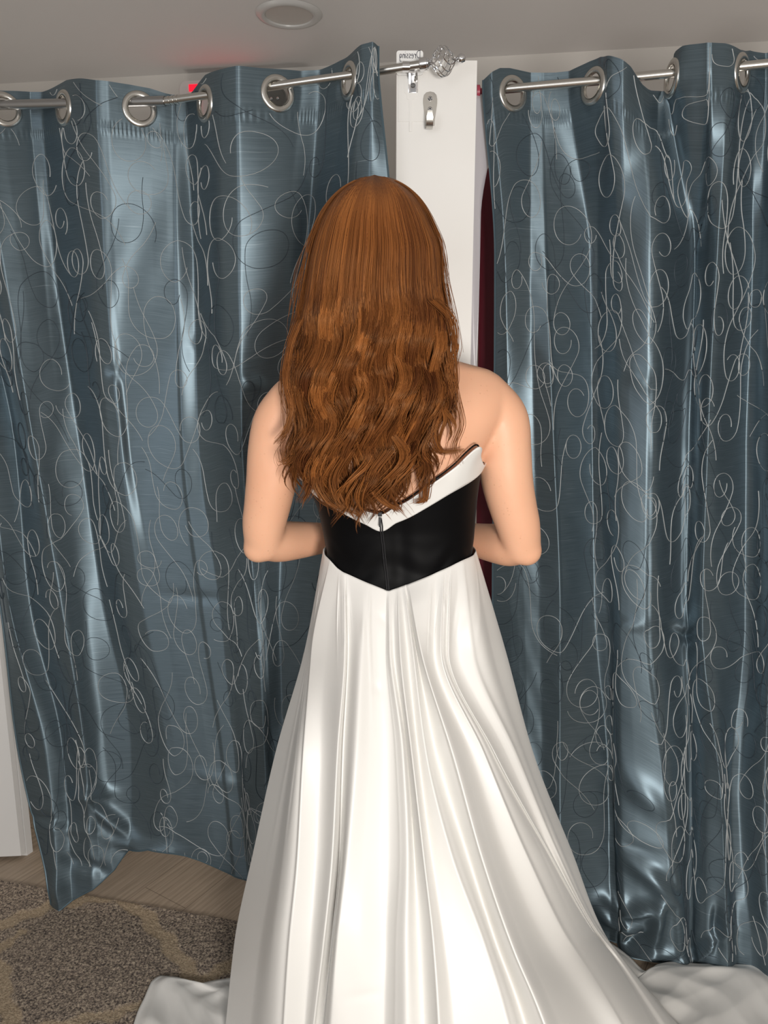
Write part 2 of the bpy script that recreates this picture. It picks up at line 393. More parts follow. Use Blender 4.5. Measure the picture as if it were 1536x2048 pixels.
def build_curtain(name, lines, Yb, nu, zc, sagf, ztop_f, zbot_f, lean, bumps, label, seed, rings):
    nv = 250
    X0 = np.array([l[0] for l in lines], float).T[::-1]; D0 = np.array([l[1] for l in lines], float).T[::-1]/1000
    bodyk = np.interp(ZR, [0, 1.5, 1.62, 2.0], [1.1, 1.4, 1.4, 1.0]); D0 = D0*bodyk[:, None]
    # arc length per line at a reference row
    def row(z):
        xs = pchip(ZR, X0, [z])[0]; ds = pchip(ZR, D0, [z])[0]; xs = np.maximum.accumulate(xs+np.arange(len(xs))*1e-3)
        return xs, ds
    acc = 0
    for z in (1.7, 1.2, .7):
        xs, ds = row(z); Yv = Yb(xs)+ds; Xv = XZ(xs, Yv, z); acc = acc+np.concatenate([[0], np.cumsum(np.hypot(np.diff(Xv), np.diff(Yv)))])
    ui = acc/3; ui = ui+np.arange(len(ui))*1e-5; W = ui[-1]
    us = np.linspace(0, W, nu)
    def surf(u, v):           # u metres (1d), v fraction (1d) same length -> points
        u = np.asarray(u); v = np.asarray(v)
        out = np.zeros((len(u), 3)); return out
    px0 = pchip(ui, row(1.93)[0], us); pxb = pchip(ui, row(.1)[0], us)
    zt = ROD_Z+sagf(px0)+ztop_f(px0); zb = zbot_f(pxb)
    tv = np.linspace(0, 1, nv)**1.0
    Xg = np.zeros((nv, nu, 3)); UV = np.zeros((nv, nu, 2))
    zrows = np.linspace(2.0, 0, 160)
    XS = []; DS = []
    for z in zrows:
        xs, ds = row(z); XS.append(pchip(ui, xs, us)); DS.append(.38*pchip(ui, ds, us)+.62*np.interp(us, ui, ds))
    DS = np.array(DS)
    for _ in range(3): DS[:, 1:-1] = (DS[:, :-2]+2*DS[:, 1:-1]+DS[:, 2:])/4
    XS = np.array(XS)[::-1]; DS = DS[::-1]; zr = zrows[::-1]
    for j in range(nu):
        z = zt[j]+(zb[j]-zt[j])*tv
        x = np.interp(z, zr, XS[:, j]); d = np.interp(z, zr, DS[:, j])
        nz = vnoise2(np.full(nv, us[j]), z, seed, 7, 2, 9)*.0016*sstep(1.85, 1.5, z)
        nz = nz+vnoise2(np.full(nv, us[j]), z, seed+5, 6, 10, 26, .5)*.0006*sstep(1.85, 1.6, z)
        Y = Yb(x)+d+nz+lean(z)
        Xg[:, j, 0] = XZ(x, Y, z); Xg[:, j, 1] = Y; Xg[:, j, 2] = z
        UV[:, j, 0] = us[j]; UV[:, j, 1] = zt[j]-z
    # pinches and scrunches: (px, py, rx, ry, angle, amp)
    dcam = Xg[..., 1]*CP-(Xg[..., 2]-H)*SP
    pxg = 768+F*Xg[..., 0]/dcam; pyg = 1024-F*(Xg[..., 1]*SP+(Xg[..., 2]-H)*CP)/dcam
    off = np.zeros_like(dcam)
    for bx_, by_, rx, ry, an, am in bumps:
        a = math.radians(an); dx = pxg-bx_; dy = pyg-by_
        p_ = dx*math.cos(a)+dy*math.sin(a); q_ = -dx*math.sin(a)+dy*math.cos(a)
        off += am*np.exp(-(p_/rx)**2-(q_/ry)**2)
    # gathered stitching under the header
    hv = UV[..., 1]
    off += -.0012*np.exp(-((hv-.088)/.006)**2)*(1+np.sin(UV[..., 0]*900)*.8)
    Xg[..., 1] += off
    Xg[..., 2] = np.maximum(Xg[..., 2], .004)
    root = empty(name, label, 'curtain', (float(Xg[-1, nu//2, 0]), float(Xg[-1, nu//2, 1]), 0.0))
    # normals
    du = np.gradient(Xg, axis=1); dvv = np.gradient(Xg, axis=0); Nn = np.cross(du, dvv); Nn /= (np.linalg.norm(Nn, axis=2, keepdims=True)+1e-9)
    Nn *= np.where(Nn[..., 1:2] > 0, -1, 1)
    # rings: find where the cloth crosses the rod line
    gm = []; cut = np.zeros((nv-1, nu-1), bool)
    jz = [int(np.argmin(np.abs(Xg[:, j, 2]-(ROD_Z+sagf(px0[j])-.012)))) for j in range(nu)]
    dd = np.array([Xg[jz[j], j, 1]-Yb(pxg[jz[j], j]) for j in range(nu)]); pj = np.array([pxg[jz[j], j] for j in range(nu)])
    holes = []
    for t in rings:
        cand = [j for j in range(1, nu) if dd[j-1]*dd[j] <= 0 and abs(pj[j]-t) < 45]
        j = min(cand, key=lambda k: abs(pj[k]-t)) if cand else int(np.argmin(np.abs(pj-t)))
        i = jz[j]; holes.append((i, j)); c = Xg[i, j]
        jj = min(nu-1, j+4); ja = max(0, j-4)
        tu = Vector(Xg[i, jj]-Xg[i, ja])
        M = frame(c, tu, (0, 0, 1))
        dist = np.hypot((Xg[..., 0]-c[0])*tu.normalized().x+(Xg[..., 1]-c[1])*tu.normalized().y, Xg[..., 2]-c[2])
        near = np.linalg.norm(Xg-c, axis=2)
        # flatten cloth inside the ring, remove the disc
        nrm = np.array(M.col[2][:3]); hgt = ((Xg-c)@nrm); k = 1-sstep(.033, .046, near)
        Xg -= (hgt*k)[..., None]*nrm
        mid = (Xg[1:, 1:]+Xg[:-1, :-1])/2; cut |= np.linalg.norm(mid-c, axis=2) < .0265
        gm.append((c, M))
    idx = np.arange(nv*nu).reshape(nv, nu)
    Fq = np.stack([idx[:-1, :-1], idx[1:, :-1], idx[1:, 1:], idx[:-1, 1:]], -1)[~cut]
    cloth = make('cloth', Xg.reshape(-1, 3), Fq, M_cur, uv=UV.reshape(-1, 2))
    under(cloth, root)
    # embroidery: meandering looped threads laid on the cloth
    Lv = float(np.mean(zt-zb))
    r = random.Random(seed); PV = [[], []]; PF = [[], []]
    hol = [(us[j], UV[i, j, 1]) for i, j in holes]
    def mapuv(a):
        ju = np.clip(a[:, 0]/W*(nu-1), 0, nu-1.001); j = ju.astype(int); fj = (ju-j)[:, None]
        iv = np.clip(a[:, 1]/np.interp(a[:, 0], us, zt-zb)*(nv-1), 0, nv-1.001); i = iv.astype(int); fi = (iv-i)[:, None]
        def g(A): return (A[i, j]*(1-fj)+A[i, j+1]*fj)*(1-fi)+(A[i+1, j]*(1-fj)+A[i+1, j+1]*fj)*fi
        return g(Xg), g(Nn)
    def thread(u, v, h, kind, n):
        pts = []; st = .0035; x = y = 0.0; sg = r.choice((-1, 1)); R = r.uniform(.018, .042); loop = []
        el = r.uniform(1.15, 1.5)
        def go(L, kf, rec=False):
            nonlocal x, y, h
            m_ = max(2, int(L/st))
            for q_ in range(m_):
                h += kf(q_/m_)*st; x += math.cos(h)*st/math.sqrt(el); y += math.sin(h)*st*math.sqrt(el); pts.append((x, y))
                if rec: loop.append((x, y))
        if r.random() < .75:
            k1 = r.uniform(4, 11)*-sg; k2 = r.uniform(5, 14)*sg
            go(r.uniform(.06, .17), lambda t: k1 if t < .55 else k2*.6)
        go(R*r.uniform(5.6, 7.4), lambda t: sg/R*(1+.25*math.sin(t*6.28)), True)
        if r.random() < .8:
            k3 = r.uniform(3, 12)*sg; k4 = r.uniform(5, 16)*-sg
            go(r.uniform(.07, .20), lambda t: k3*(.4-t)*2 if t < .5 else k4)
            if r.random() < .35: R2 = r.uniform(.014, .026); go(R2*r.uniform(4.5, 6.6), lambda t: -sg/R2)
        cx_ = sum(q_[0] for q_ in loop)/len(loop); cy_ = sum(q_[1] for q_ in loop)/len(loop)
        pts = [(q_[0]-cx_+u, q_[1]-cy_+v) for q_ in pts]
        a = np.array(pts); ok = (a[:, 0] > .008) & (a[:, 0] < W-.008) & (a[:, 1] > .006) & (a[:, 1] < Lv-.03)
        for hu, hv_ in hol: ok &= np.hypot(a[:, 0]-hu, a[:, 1]-hv_) > .037
        runs = []; cur = []
        for q_ in range(len(a)):
            if ok[q_]: cur.append(q_)
            else:
                if len(cur) > 6: runs.append(cur)
                cur = []
        if len(cur) > 6: runs.append(cur)
        for c_ in runs:
            b = a[c_]; p, nn = mapuv(b)
            t = np.gradient(p, axis=0); t /= np.linalg.norm(t, axis=1, keepdims=True)+1e-9
            sd = np.cross(t, nn); wv = .00062
            c4 = np.stack([p-sd*wv+nn*.0002, p+nn*.0016, p+sd*wv+nn*.0002, p-nn*.0004], 1)
            base = sum(len(x) for x in PV[kind]); m_ = len(p)
            ii = base+np.arange(m_*4).reshape(m_, 4)
            PV[kind].append(c4.reshape(-1, 3))
            for e_ in range(4):
                PF[kind].append(np.stack([ii[:-1, e_], ii[1:, e_], ii[1:, (e_+1) % 4], ii[:-1, (e_+1) % 4]], -1))
    cell = .088; starts = [((i+.5+r.uniform(-.4, .4))*cell, (j+.5*(i % 2)+r.uniform(-.35, .35))*cell*1.08) for i in range(int(W/cell)+1) for j in range(int(Lv/cell/1.08)+2)]
    for u0_, v0_ in starts:
        thread(u0_, v0_, r.choice((1, -1))*math.pi/2+r.uniform(-.5, .5), 0 if r.random() < .58 else 1, r.randint(2, 3))
    V_ = np.concatenate([np.concatenate(PV[0]), np.concatenate(PV[1])]); n0 = len(np.concatenate(PV[0]))
    F0 = np.concatenate(PF[0]); F1 = np.concatenate(PF[1])+n0
    em = make('embroidery', V_, np.concatenate([F0, F1]), [M_thL, M_thD], midx=np.concatenate([np.zeros(len(F0)), np.ones(len(F1))]))
    em['label'] = 'silver and slate looped thread stitching'
    under(em, root)
    # left and right hems as a turned, thicker edge
    b = MB()
    for j in (0, nu-1): b.tube([Xg[i, j] for i in range(0, nv, 2)], .0022, 6)
    b.tube([Xg[nv-1, j] for j in range(0, nu, 2)], .0022, 6)
    under(b.build('hem', M_hem, None), root)
    for c, M in gm:
        g = MB(); prof = []
        for k in range(16):
            a = 2*math.pi*k/16; prof.append((.0292+.0068*math.cos(a), .0042*math.sin(a)))
        g.lathe(prof, M, 44, closed=True)
        g.lathe([(.0232, -.004), (.0228, -.001), (.0228, .001), (.0232, .004)], M, 44)
        under(g.build('grommet', M_steel, None), root)
    return root
def sagL(px): return np.where(np.asarray(px) < 330, -.008-.016*np.clip((np.asarray(px)+100)/430, 0, 1), -.024+.034*np.clip((np.asarray(px)-330)/520, 0, 1))
def zero(px): return np.asarray(px, float)*0
def ztL(px): return np.interp(px, [-150, 0, 60, 133, 190, 260, 300, 345, 382, 397, 410, 440, 520, 600, 680, 715, 745, 757], [.03, .027, .038, .042, .028, .030, .030, .024, .022, .032, .038, .032, .030, .032, .036, .034, .034, .030])
def zbL(px): return np.interp(px, [60, 103, 118, 150, 185, 228, 262, 300, 335, 370, 400, 470, 540, 710], [.0, .008, .012, .036, .062, .10, .152, .165, .158, .148, .138, .105, .08, .06])
def ztR(px): return np.interp(px, [966, 1000, 1020, 1060, 1110, 1180, 1200, 1240, 1262, 1285, 1300, 1325, 1335, 1348, 1365, 1420, 1450, 1480, 1500, 1600], [.012, .034, .038, .038, .036, .038, .036, .020, .008, -.016, -.024, -.020, .002, .034, .036, .030, .030, .026, .034, .034])
def zbR(px): return np.asarray(px, float)*0+.004
build_curtain('curtain', left_lines, YL, 620, None, sagL, ztL, zbL, lambda z: 0*z,
   [(190, 1588, 34, 12, -8, -.022), (225, 1640, 60, 14, 38, -.016), (290, 1692, 55, 12, 10, -.020), (150, 1660, 50, 10, 5, -.008), (95, 1640, 40, 9, 8, .008),
    (505, 765, 24, 12, 15, -.008), (415, 690, 30, 12, 20, -.006), (228, 745, 16, 14, 0, .008), (120, 1500, 22, 60, -15, -.006), (440, 1560, 50, 14, 15, -.006), (395, 1195, 60, 10, 5, .005), (110, 1780, 30, 24, 60, -.012), (170, 1730, 45, 12, 20, .012)],
   'blue satin eyelet curtain with looped embroidery hanging left of the white pillar', 3, [5, 133, 272, 410, 545, 703])
build_curtain('curtain', right_lines, YR, 560, None, zero, ztR, zbR, lambda z: -.085*sstep(.55, 0, z),
   [(1265, 750, 40, 16, 35, -.009), (1245, 1250, 40, 14, 0, -.008), (1372, 1272, 42, 10, 20, .016), (1360, 1262, 14, 30, 0, -.014), (1290, 1590, 70, 22, 40, -.018),
    (1265, 1700, 70, 14, 15, .010), (1310, 1760, 80, 16, 38, -.022), (1225, 1800, 26, 16, 30, -.02), (1280, 1818, 46, 12, -10, -.026), (1240, 1850, 40, 10, 20, -.02), (1312, 1850, 14, 40, 10, -.026),
    (1275, 1880, 40, 12, -30, .02), (1290, 1905, 60, 10, 5, -.02), (1435, 1860, 10, 40, 0, .02), (1400, 1900, 60, 9, -32, -.024), (1190, 1840, 30, 14, 60, .02), (1350, 1780, 40, 12, 50, .014), (1510, 1850, 30, 60, 0, -.02)],
   'blue satin eyelet curtain with looped embroidery hanging right of the white pillar', 8, [1014, 1185, 1343, 1492])

# ------------------------------------------------------------------ curtain rods
def rodpt(px, lft): 
    Y = float(YL(px) if lft else YR(px)); z = ROD_Z+(float(sagL(px)) if lft else 0)
    return Vector((XZ(px, Y, z), Y, z))
def build_left_rod():
    root = empty('curtain_rod', 'sagging telescopic steel curtain rod with twisted cage finial mounted on the pillar', 'curtain rod', rodpt(330, True))
    b = MB(); b.tube([rodpt(x, True) for x in (-420, -100, 100, 330)], .0098, 20); under(b.build('outer_tube', M_steelD, None), root)
    b = MB(); b.tube([rodpt(x, True) for x in (318, 330, 500, 700, 850)], .0078, 20)
    for x in (338, 346, 354): b.tube([rodpt(x-2, True), rodpt(x+2, True)], .0086, 20)
    under(b.build('inner_tube', M_steel, None), root)
    p = rodpt(850, True); dr = (rodpt(850, True)-rodpt(700, True)).normalized(); M = frame(p, Vector((0, 0, 1)).cross(dr), (0, 0, 1))
    # make local z = rod direction
    zx = dr; xx = zx.orthogonal().normalized(); yy = zx.cross(xx); M = Matrix((xx, yy, zx)).transposed().to_4x4(); M.translation = p
    f = MB(); f.lathe([(.0001, -.010), (.0115, -.010), (.012, -.008), (.012, .004), (.0100, .005), (.0100, .007), (.0075, .009), (.004, .011), (.004, .014)], M, 30)
    R = .0245
    for k in range(8):
        pts = []
        for i in range(25):
            t = i/24; r_ = .0035+R*math.sin(math.pi*t)**.85*.95; a = 2*math.pi*k/8+t*math.pi*.9
            pts.append(M @ Vector((r_*math.cos(a), r_*math.sin(a), .012+t*.046)))
        f.tube(pts, .0014, 6)
    f.lathe([(.0042, .056), (.005, .058), (.0035, .061), (.006, .063), (.0085, .067), (.0088, .071), (.006, .077), (.0001, .079)], M, 24)
    under(f.build('finial', M_chrome, None), root)
    # bracket: cradle over the rod and screwed plate
    c = rodpt(812, True); b = MB()
    pts = [c+Vector((0, -.0095*math.cos(a)-.0005, .0095*math.sin(a))) for a in np.linspace(-2.2, 1.9, 18)]
    V = []; Fc = []
    for p_ in pts:
        V += [p_+Vector((-.007, 0, 0)), p_+Vector((.007, 0, 0))]
    for i in range(len(pts)-1): Fc.append((2*i, 2*i+1, 2*i+3, 2*i+2))
    b.add(V, Fc)
    cz = float(zof(158, PY)); cx = XZ(826, PY, cz)
    b.box((cx, PY-.002, cz), (.019, .003, .052), bevel=.001)
    b.box((cx-.007, PY-.005, cz), (.003, .008, .050)); b.box((cx+.007, PY-.005, cz), (.003, .008, .050))
    b.box((cx-.004, (PY+c.y)/2, c.z-.010), (.011, abs(PY-c.y)+.004, .003))
    br_ = under(b.build('bracket', M_chrome, None, auto=30), root)
    sc = MB()
    for dz in (.014, -.013):
        Ms = Matrix.Translation((cx, PY-.0035, cz+dz)) @ Matrix.Rotation(math.radians(90), 4, 'X')
        sc.lathe([(.0001, .0032), (.003, .003), (.0048, .001), (.005, -.001)], Ms, 18)
        sc.box((cx, PY-.0068, cz+dz), (.006, .0006, .0012), mi=1); sc.box((cx, PY-.0068, cz+dz), (.0012, .0006, .006), mi=1)
    s_ = sc.build('screw', [M_steelD, M_dark], None); s_.parent = br_; s_.matrix_parent_inverse = Matrix.Translation(root.location).inverted()
    w_ = br_.matrix_parent_inverse.copy()
    s_.matrix_parent_inverse = Matrix.Identity(4)
build_left_rod()
root = empty('curtain_rod', 'straight bright steel curtain rod running right from the pillar, through the right curtain', 'curtain rod', rodpt(1250, False))
b = MB(); b.tube([rodpt(x, False) for x in (975, 1200, 1536, 1760)], .0085, 20); under(b.build('tube', M_steel, None), root)
b = MB(); e0 = rodpt(975, False); e1 = rodpt(953, False); b.tube([e0, e1], .006, 14)
b.lathe([(.0001, 0), (.013, 0), (.013, .006), (.006, .009), (.0001, .009)], Matrix.Translation(e1+Vector((0, 0, 0))) @ Matrix.Rotation(math.radians(90), 4, 'Y'), 20)
o = under(b.build('end_flange', mat('pink_flange', (.45, .06, .10), .4), None), root); o['label'] = 'pink-red end flange'

# ------------------------------------------------------------------ things on the pillar
def on_pillar(px, py, dy=0): 
    z = float(zof(py, PY-dy)); return Vector((XZ(px, PY-dy, z), PY-dy, z))
def rrect(x0, x1, z0, z1, r, n=5):
    out = []
    for cx, cz, a0 in ((x1-r, z1-r, 0), (x0+r, z1-r, 90), (x0+r, z0+r, 180), (x1-r, z0+r, 270)):
        for i in range(n+1):
            a = math.radians(a0+90*i/n); out.append((cx+r*math.cos(a), cz+r*math.sin(a)))
    return out
Mf = lambda y: Matrix(((1, 0, 0, 0), (0, 0, -1, y), (0, 1, 0, 0), (0, 0, 0, 1)))   # local xy -> world xz, local z -> -y
def build_sign():
    a = on_pillar(793, 101, .006); c = on_pillar(846, 150, .006)
    root = empty('name_card', 'small white rounded card with handwritten mirrored word Dressing at the pillar top', 'sign', (a.x, PY, c.z))
    b = MB(); b.prism(rrect(a.x, c.x, c.z, a.z, .005), Mf(PY-.003), .003); under(b.build('card', M_card, None), root)
    # handwriting, strokes in letter units, mirrored as it stands in the photograph
    L = {'D': [[(0, 0), (0, 1.5)], [(-.15, 1.5), (.5, 1.35), (.8, .8), (.6, .2), (-.1, 0)]],
         'r': [[(0, .8), (.05, 0)], [(.05, .5), (.25, .8), (.45, .75)]],
         'e': [[(.05, .45), (.5, .5), (.4, .8), (.15, .75), (0, .4), (.2, 0), (.5, .1)]],
         's': [[(.45, .8), (.1, .75), (.1, .5), (.4, .35), (.35, .05), (0, .05)]],
         'i': [[(.1, .8), (.12, 0)], [(.1, 1.15), (.12, 1.2)]],
         'n': [[(0, .8), (.03, 0)], [(.03, .5), (.25, .8), (.42, .6), (.45, 0)]],
         'g': [[(.45, .75), (.1, .75), (.02, .3), (.3, .1), (.45, .7), (.42, -.5), (.05, -.6)]]}
    adv = {'D': 1.0, 'r': .55, 'e': .65, 's': .6, 'i': .35, 'n': .65, 'g': .6}
    wtot = sum(adv[k] for k in 'Dressing'); width = (c.x-a.x)*.78; sc = width/wtot
    x = 0; b = MB(); xr = c.x-(c.x-a.x)*.12; zb = on_pillar(820, 117).z
    for ch in 'Dressing':
        for st in L[ch]:
            pts = [Vector((xr-(x+p[0])*sc, PY-.0064, zb+p[1]*sc*1.15+x*sc*.0-.0016)) for p in st]
            if len(pts) > 2:
                t = np.arange(len(pts)); q_ = np.linspace(0, len(pts)-1, 5*len(pts)); A = pchip(t, np.array([list(p) for p in pts]), q_); pts = [Vector(v) for v in A]
            b.tube(pts, .00055, 5)
        x += adv[ch]
    under(b.build('handwriting', M_ink, None), root)
build_sign()
def build_painted_plate():
    b = MB(); a = on_pillar(797, 128); c = on_pillar(851, 244)
    b.prism(rrect(a.x, c.x, c.z, a.z, .001, 2), Mf(PY+.0002), .0016)
    kc = on_pillar(822, 158); s = .00114
    key = [(-15, -10), (-14, -24), (-10, -27), (-8, -36), (-4, -38), (-3, -95), (2, -95), (3, -38), (8, -36), (10, -27), (15, -24), (17, -8), (14, 12), (-13, 12)]
    b.prism([(kc.x+x*s*.85, kc.z+y*s*.9) for x, y in key], Mf(PY-.0010), .0014)
    o = b.build('painted_plate', M_white, None, smooth=False)
    tag(o, 'flat plate painted over in white on the pillar under the rod bracket', 'plate')
build_painted_plate()
def build_hook():
    c = on_pillar(860, 212); root = empty('wall_hook', 'brushed metal coat hook with two screws on the white pillar', 'hook', c)
    s = .001085; out = []
    prof = [(0, 24), (7, 22.5), (11.5, 18), (13, 11), (13, 4), (11, -10), (9, -24), (8.5, -34), (-8.5, -34), (-9, -24), (-11, -10), (-13, 4), (-13, 11), (-11.5, 18), (-7, 22.5)]
    b = MB(); b.prism([(c.x+x*s, c.z+y*s) for x, y in prof][::-1], Mf(PY-.0002), .0022)
    under(b.build('back_plate', M_steel, None), root)
    b = MB(); V = []; Fc = []
    path = [(0, -18), (.002, -30), (.007, -39), (.015, -44), (.024, -43), (.031, -36), (.034, -26), (.035, -17)]
    for i, (y, z) in enumerate(path):
        wv = (8.5 if i < 6 else (7.5 if i < 7 else 5.5))*s*.72
        for th in (0, .0018):
            V += [(c.x-wv-.002, PY-.0024-y-th, c.z+z*s), (c.x+wv-.002, PY-.0024-y-th, c.z+z*s)]
    n = len(path)
    for i in range(n-1):
        k = 4*i; m_ = k+4
        Fc += [(k, k+1, m_+1, m_), (k+2, m_+2, m_+3, k+3), (k, m_, m_+2, k+2), (k+1, k+3, m_+3, m_+1)]
    Fc += [(0, 2, 3, 1), (4*n-4, 4*n-3, 4*n-1, 4*n-2)]
    b.add(V, Fc); under(b.build('prong', M_steel, None, auto=50), root)
    for dy in (12, -6):
        b = MB(); Ms = Matrix.Translation((c.x, PY-.0024, c.z+dy*s)) @ Matrix.Rotation(math.radians(90), 4, 'X')
        b.lathe([(.0001, .0030), (.003, .0026), (.0045, .001), (.0047, -.001)], Ms, 18)
        b.box((c.x, PY-.0053, c.z+dy*s), (.0045, .0006, .0010), mi=1); b.box((c.x, PY-.0053, c.z+dy*s), (.0010, .0006, .0045), mi=1)
        under(b.build('screw', [M_chrome, M_dark], None), root)
build_hook()
# clear plastic strip beside the pillar, maroon garment cover behind
def build_side_things():
    Ys = PY+.075
    V = []; x0 = pxr+.002
    zs = np.linspace(0.02, pz-.01, 90)
    for z in zs:
        e_ = .021+.022*sstep(pz-.28, pz-.10, z)*(1-sstep(pz-.07, pz-.01, z))-.015*sstep(pz-.06, pz-.01, z)
        for t in np.linspace(0, 1, 7):
            V.append((x0+e_*t, Ys+.006*math.sin(z*9+t*3)*t, z))
    idx = np.arange(len(V)).reshape(len(zs), 7)
    Fq = np.stack([idx[:-1, :-1], idx[:-1, 1:], idx[1:, 1:], idx[1:, :-1]], -1).reshape(-1, 4)
    o = make('plastic_sheet', V, Fq, M_plastic); md = o.modifiers.new('thickness', 'SOLIDIFY'); md.thickness = .0006
    tag(o, 'clear plastic strip standing off the right edge of the white pillar', 'plastic sheet')
    # garment cover: soft shouldered bag
    Yc = 1.93; root = empty('garment_bag', 'maroon garment cover seen in the gap between the pillar and right curtain', 'garment bag', (.44, Yc, .35))
    zt = float(zof(255, Yc)); V = []; nr = 60; na = 48
    xl = XZ(958, Yc, 1.5); cx = xl+.19
    for i in range(nr):
        t = i/(nr-1); z = .006+(zt-.006)*t
        sh = 1.0 if z < zt-.16 else math.sqrt(max(0, 1-((z-(zt-.16))/.16)**2))*.93+.07
        for k in range(na):
            a = 2*math.pi*k/na; rr = 1+.05*math.sin(5*a+z*2)
            V.append((cx+.19*sh*math.cos(a)*rr, Yc+.045*sh*math.sin(a)*rr+.01*math.sin(z*7), z))
    idx = np.arange(nr*na).reshape(nr, na); nx = np.roll(idx, -1, 1)
    Fq = np.stack([idx[:-1], nx[:-1], nx[1:], idx[1:]], -1).reshape(-1, 4).tolist()+[list(range(na))[::-1], list(range((nr-1)*na, nr*na))]
    under(make('cover', V, Fq, M_maroon), root)
    b = MB(); p = []
    for i in range(16):
        a = math.radians(-90+i*17); p.append((cx+.018*math.cos(a), Yc, zt+.035+.018*math.sin(a)))
    b.tube([(cx, Yc, zt-.02), (cx, Yc, zt+.017)]+p, .0018, 8); under(b.build('hanger_hook', M_steel, None), root)
    b = MB(); b.tube([(cx-.05, Yc, zt+.035+.026), (1.2, Yc-.12, zt+.035+.026)], .008, 14)
build_side_things()

# ------------------------------------------------------------------ exit sign on the back wall, recessed ceiling light
def build_exit():
    an = math.atan(-.149); ux = Vector((math.cos(an), math.sin(an), 0)); nf = Vector((math.sin(an), -math.cos(an), 0))
    # find wall point seen at px,py
    def wp(px, py, off=0.0):
        lo = 2.2
        for _ in range(30):
            p = P(px, py, lo); lo = lo+(wl(p[0])-off-lo)*.8
        return Vector(P(px, py, lo))
    tl = wp(358, 163, .05); 
    root = empty('exit_sign', 'pale exit sign with mirrored red letters on the back wall, half hidden by left curtain', 'exit sign', tl)
    W_, H_ = .30, .20
    def L(x, z, d=0.0): return tl+ux*x+nf*d+Vector((0, 0, z))
    M = Matrix((ux, Vector((0, 0, 1)), nf)).transposed().to_4x4(); M.translation = tl-nf*.045
    b = MB(); b.prism(rrect(0, W_, -H_, 0, .022), M, .045); under(b.build('housing', M_house, None), root)
    M2 = M.copy(); M2.translation = tl+nf*.0005
    x0 = (wp(378, 170, .05)-tl).dot(ux); zt_ = -(tl.z-wp(378, 169.5, .05).z)
    lh, lw, sw_ = .125, .052, .0195
    def lett(ch, x):
        r = MB()
        def bar(xa, xb, za, zb): r.prism([(xa, zt_-za), (xb, zt_-za), (xb, zt_-zb), (xa, zt_-zb)][::-1], M2, .002)
        if ch == 'T': bar(x, x+lw, 0, sw_); bar(x+lw/2-sw_/2, x+lw/2+sw_/2, sw_, lh)
        if ch == 'I': bar(x, x+sw_, 0, lh)
        if ch == 'X':
            for s_ in (1, -1):
                xa, xb = (x, x+lw-sw_) if s_ > 0 else (x+lw-sw_, x)
                r.prism([(xa, zt_), (xa+sw_, zt_), (xb+sw_, zt_-lh), (xb, zt_-lh)][::-1], M2, .002)
        if ch == 'E':
            bar(x+lw-sw_, x+lw, 0, lh)
            for za in (0, lh/2-sw_/2, lh-sw_): bar(x, x+lw-sw_, za, za+sw_)
        o = r.build('letter', M_red, None, smooth=False); under(o, root)
    x = x0
    for ch, ad in (('T', lw+.014), ('I', sw_+.014), ('X', lw+.014), ('E', 0)):
        lett(ch, x); x += ad
    c = wp(550, 198, .06)
    Mh = Matrix((ux, Vector((0, 0, 1)), nf)).transposed().to_4x4(); Mh.translation = c
    b = MB(); b.lathe([(.001, -.05), (.024, -.05), (.034, -.02), (.037, .0), (.037, .008), (.033, .009), (.031, .004), (.0001, .003)], Mh, 36)
    hd = b.build('lamp_head', M_lens, None); under(hd, root)
    b = MB()
    for dx in (-.010, .010): 
        Mb = Mh.copy(); Mb.translation = c+ux*dx+nf*.003; b.lathe([(.005, 0), (.004, .003), (.0001, .005)], Mb, 14)
    b2 = b.build('bulb', M_chrome, None); under(b2, root)
build_exit()
def build_downlight():
    Y = (CH-H)/math.tan(math.atan(996/F)-PITCH); c = Vector((XZ(578, Y, CH), Y, CH))
    root = empty('ceiling_light', 'round recessed ceiling light, switched off, above the left curtain', 'ceiling light', c)
    M = Matrix.Translation(c)
    b = MB(); b.lathe([(.060, -.0005), (.062, -.006), (.070, -.0085), (.080, -.006), (.086, -.0005)], M, 64); under(b.build('trim_ring', mat('light_trim', (.5, .49, .475), .35), None), root)
    b = MB(); b.lathe([(.0605, -.003), (.055, -.0022), (.03, -.0018), (.0001, -.0016)], M, 64); under(b.build('diffuser', M_gasket, None), root)
build_downlight()
#PERSON
# ------------------------------------------------------------------ the person
PYM = 1.34
root_p = empty('person', 'person seen from behind, long wavy copper hair, strapless black and ivory gown with train', 'person', (0.03, PYM, 0.0))
def loft(b, rings, n=40, cap=True):
    V = []; Fc = []
    for r_ in rings:
        V += r_
    m_ = len(rings)
    for i in range(m_-1):
        for k in range(n): Fc.append((i*n+k, i*n+(k+1) % n, (i+1)*n+(k+1) % n, (i+1)*n+k))
    if cap: Fc.append(tuple(range(n))[::-1]); Fc.append(tuple((m_-1)*n+k for k in range(n)))
    b.add(V, Fc)
# torso rows: py, left px, right px, depth centre Y, half depth back, half depth front
TORSO = [(1330, 672, 930, 1.350, .085, .075), (1240, 668, 936, 1.350, .095, .078), (1180, 662, 942, 1.346, .098, .085), (1105, 661, 937, 1.342, .088, .095),
         (1050, 652, 941, 1.338, .088, .10), (1010, 642, 944, 1.335, .094, .105), (960, 618, 950, 1.33, .102, .115), (915, 594, 958, 1.328, .108, .115),
         (870, 575, 985, 1.328, .106, .10), (820, 560, 1012, 1.330, .098, .085), (785, 556, 1018, 1.335, .084, .072), (762, 568, 1008, 1.338, .070, .062),
         (742, 600, 985, 1.340, .058, .055), (722, 652, 915, 1.340, .052, .052), (700, 690, 855, 1.338, .054, .054), (670, 700, 838, 1.335, .054, .058), (600, 705, 830, 1.335, .058, .062), (560, 708, 826, 1.335, .06, .06)]
TP = np.array(TORSO, float)
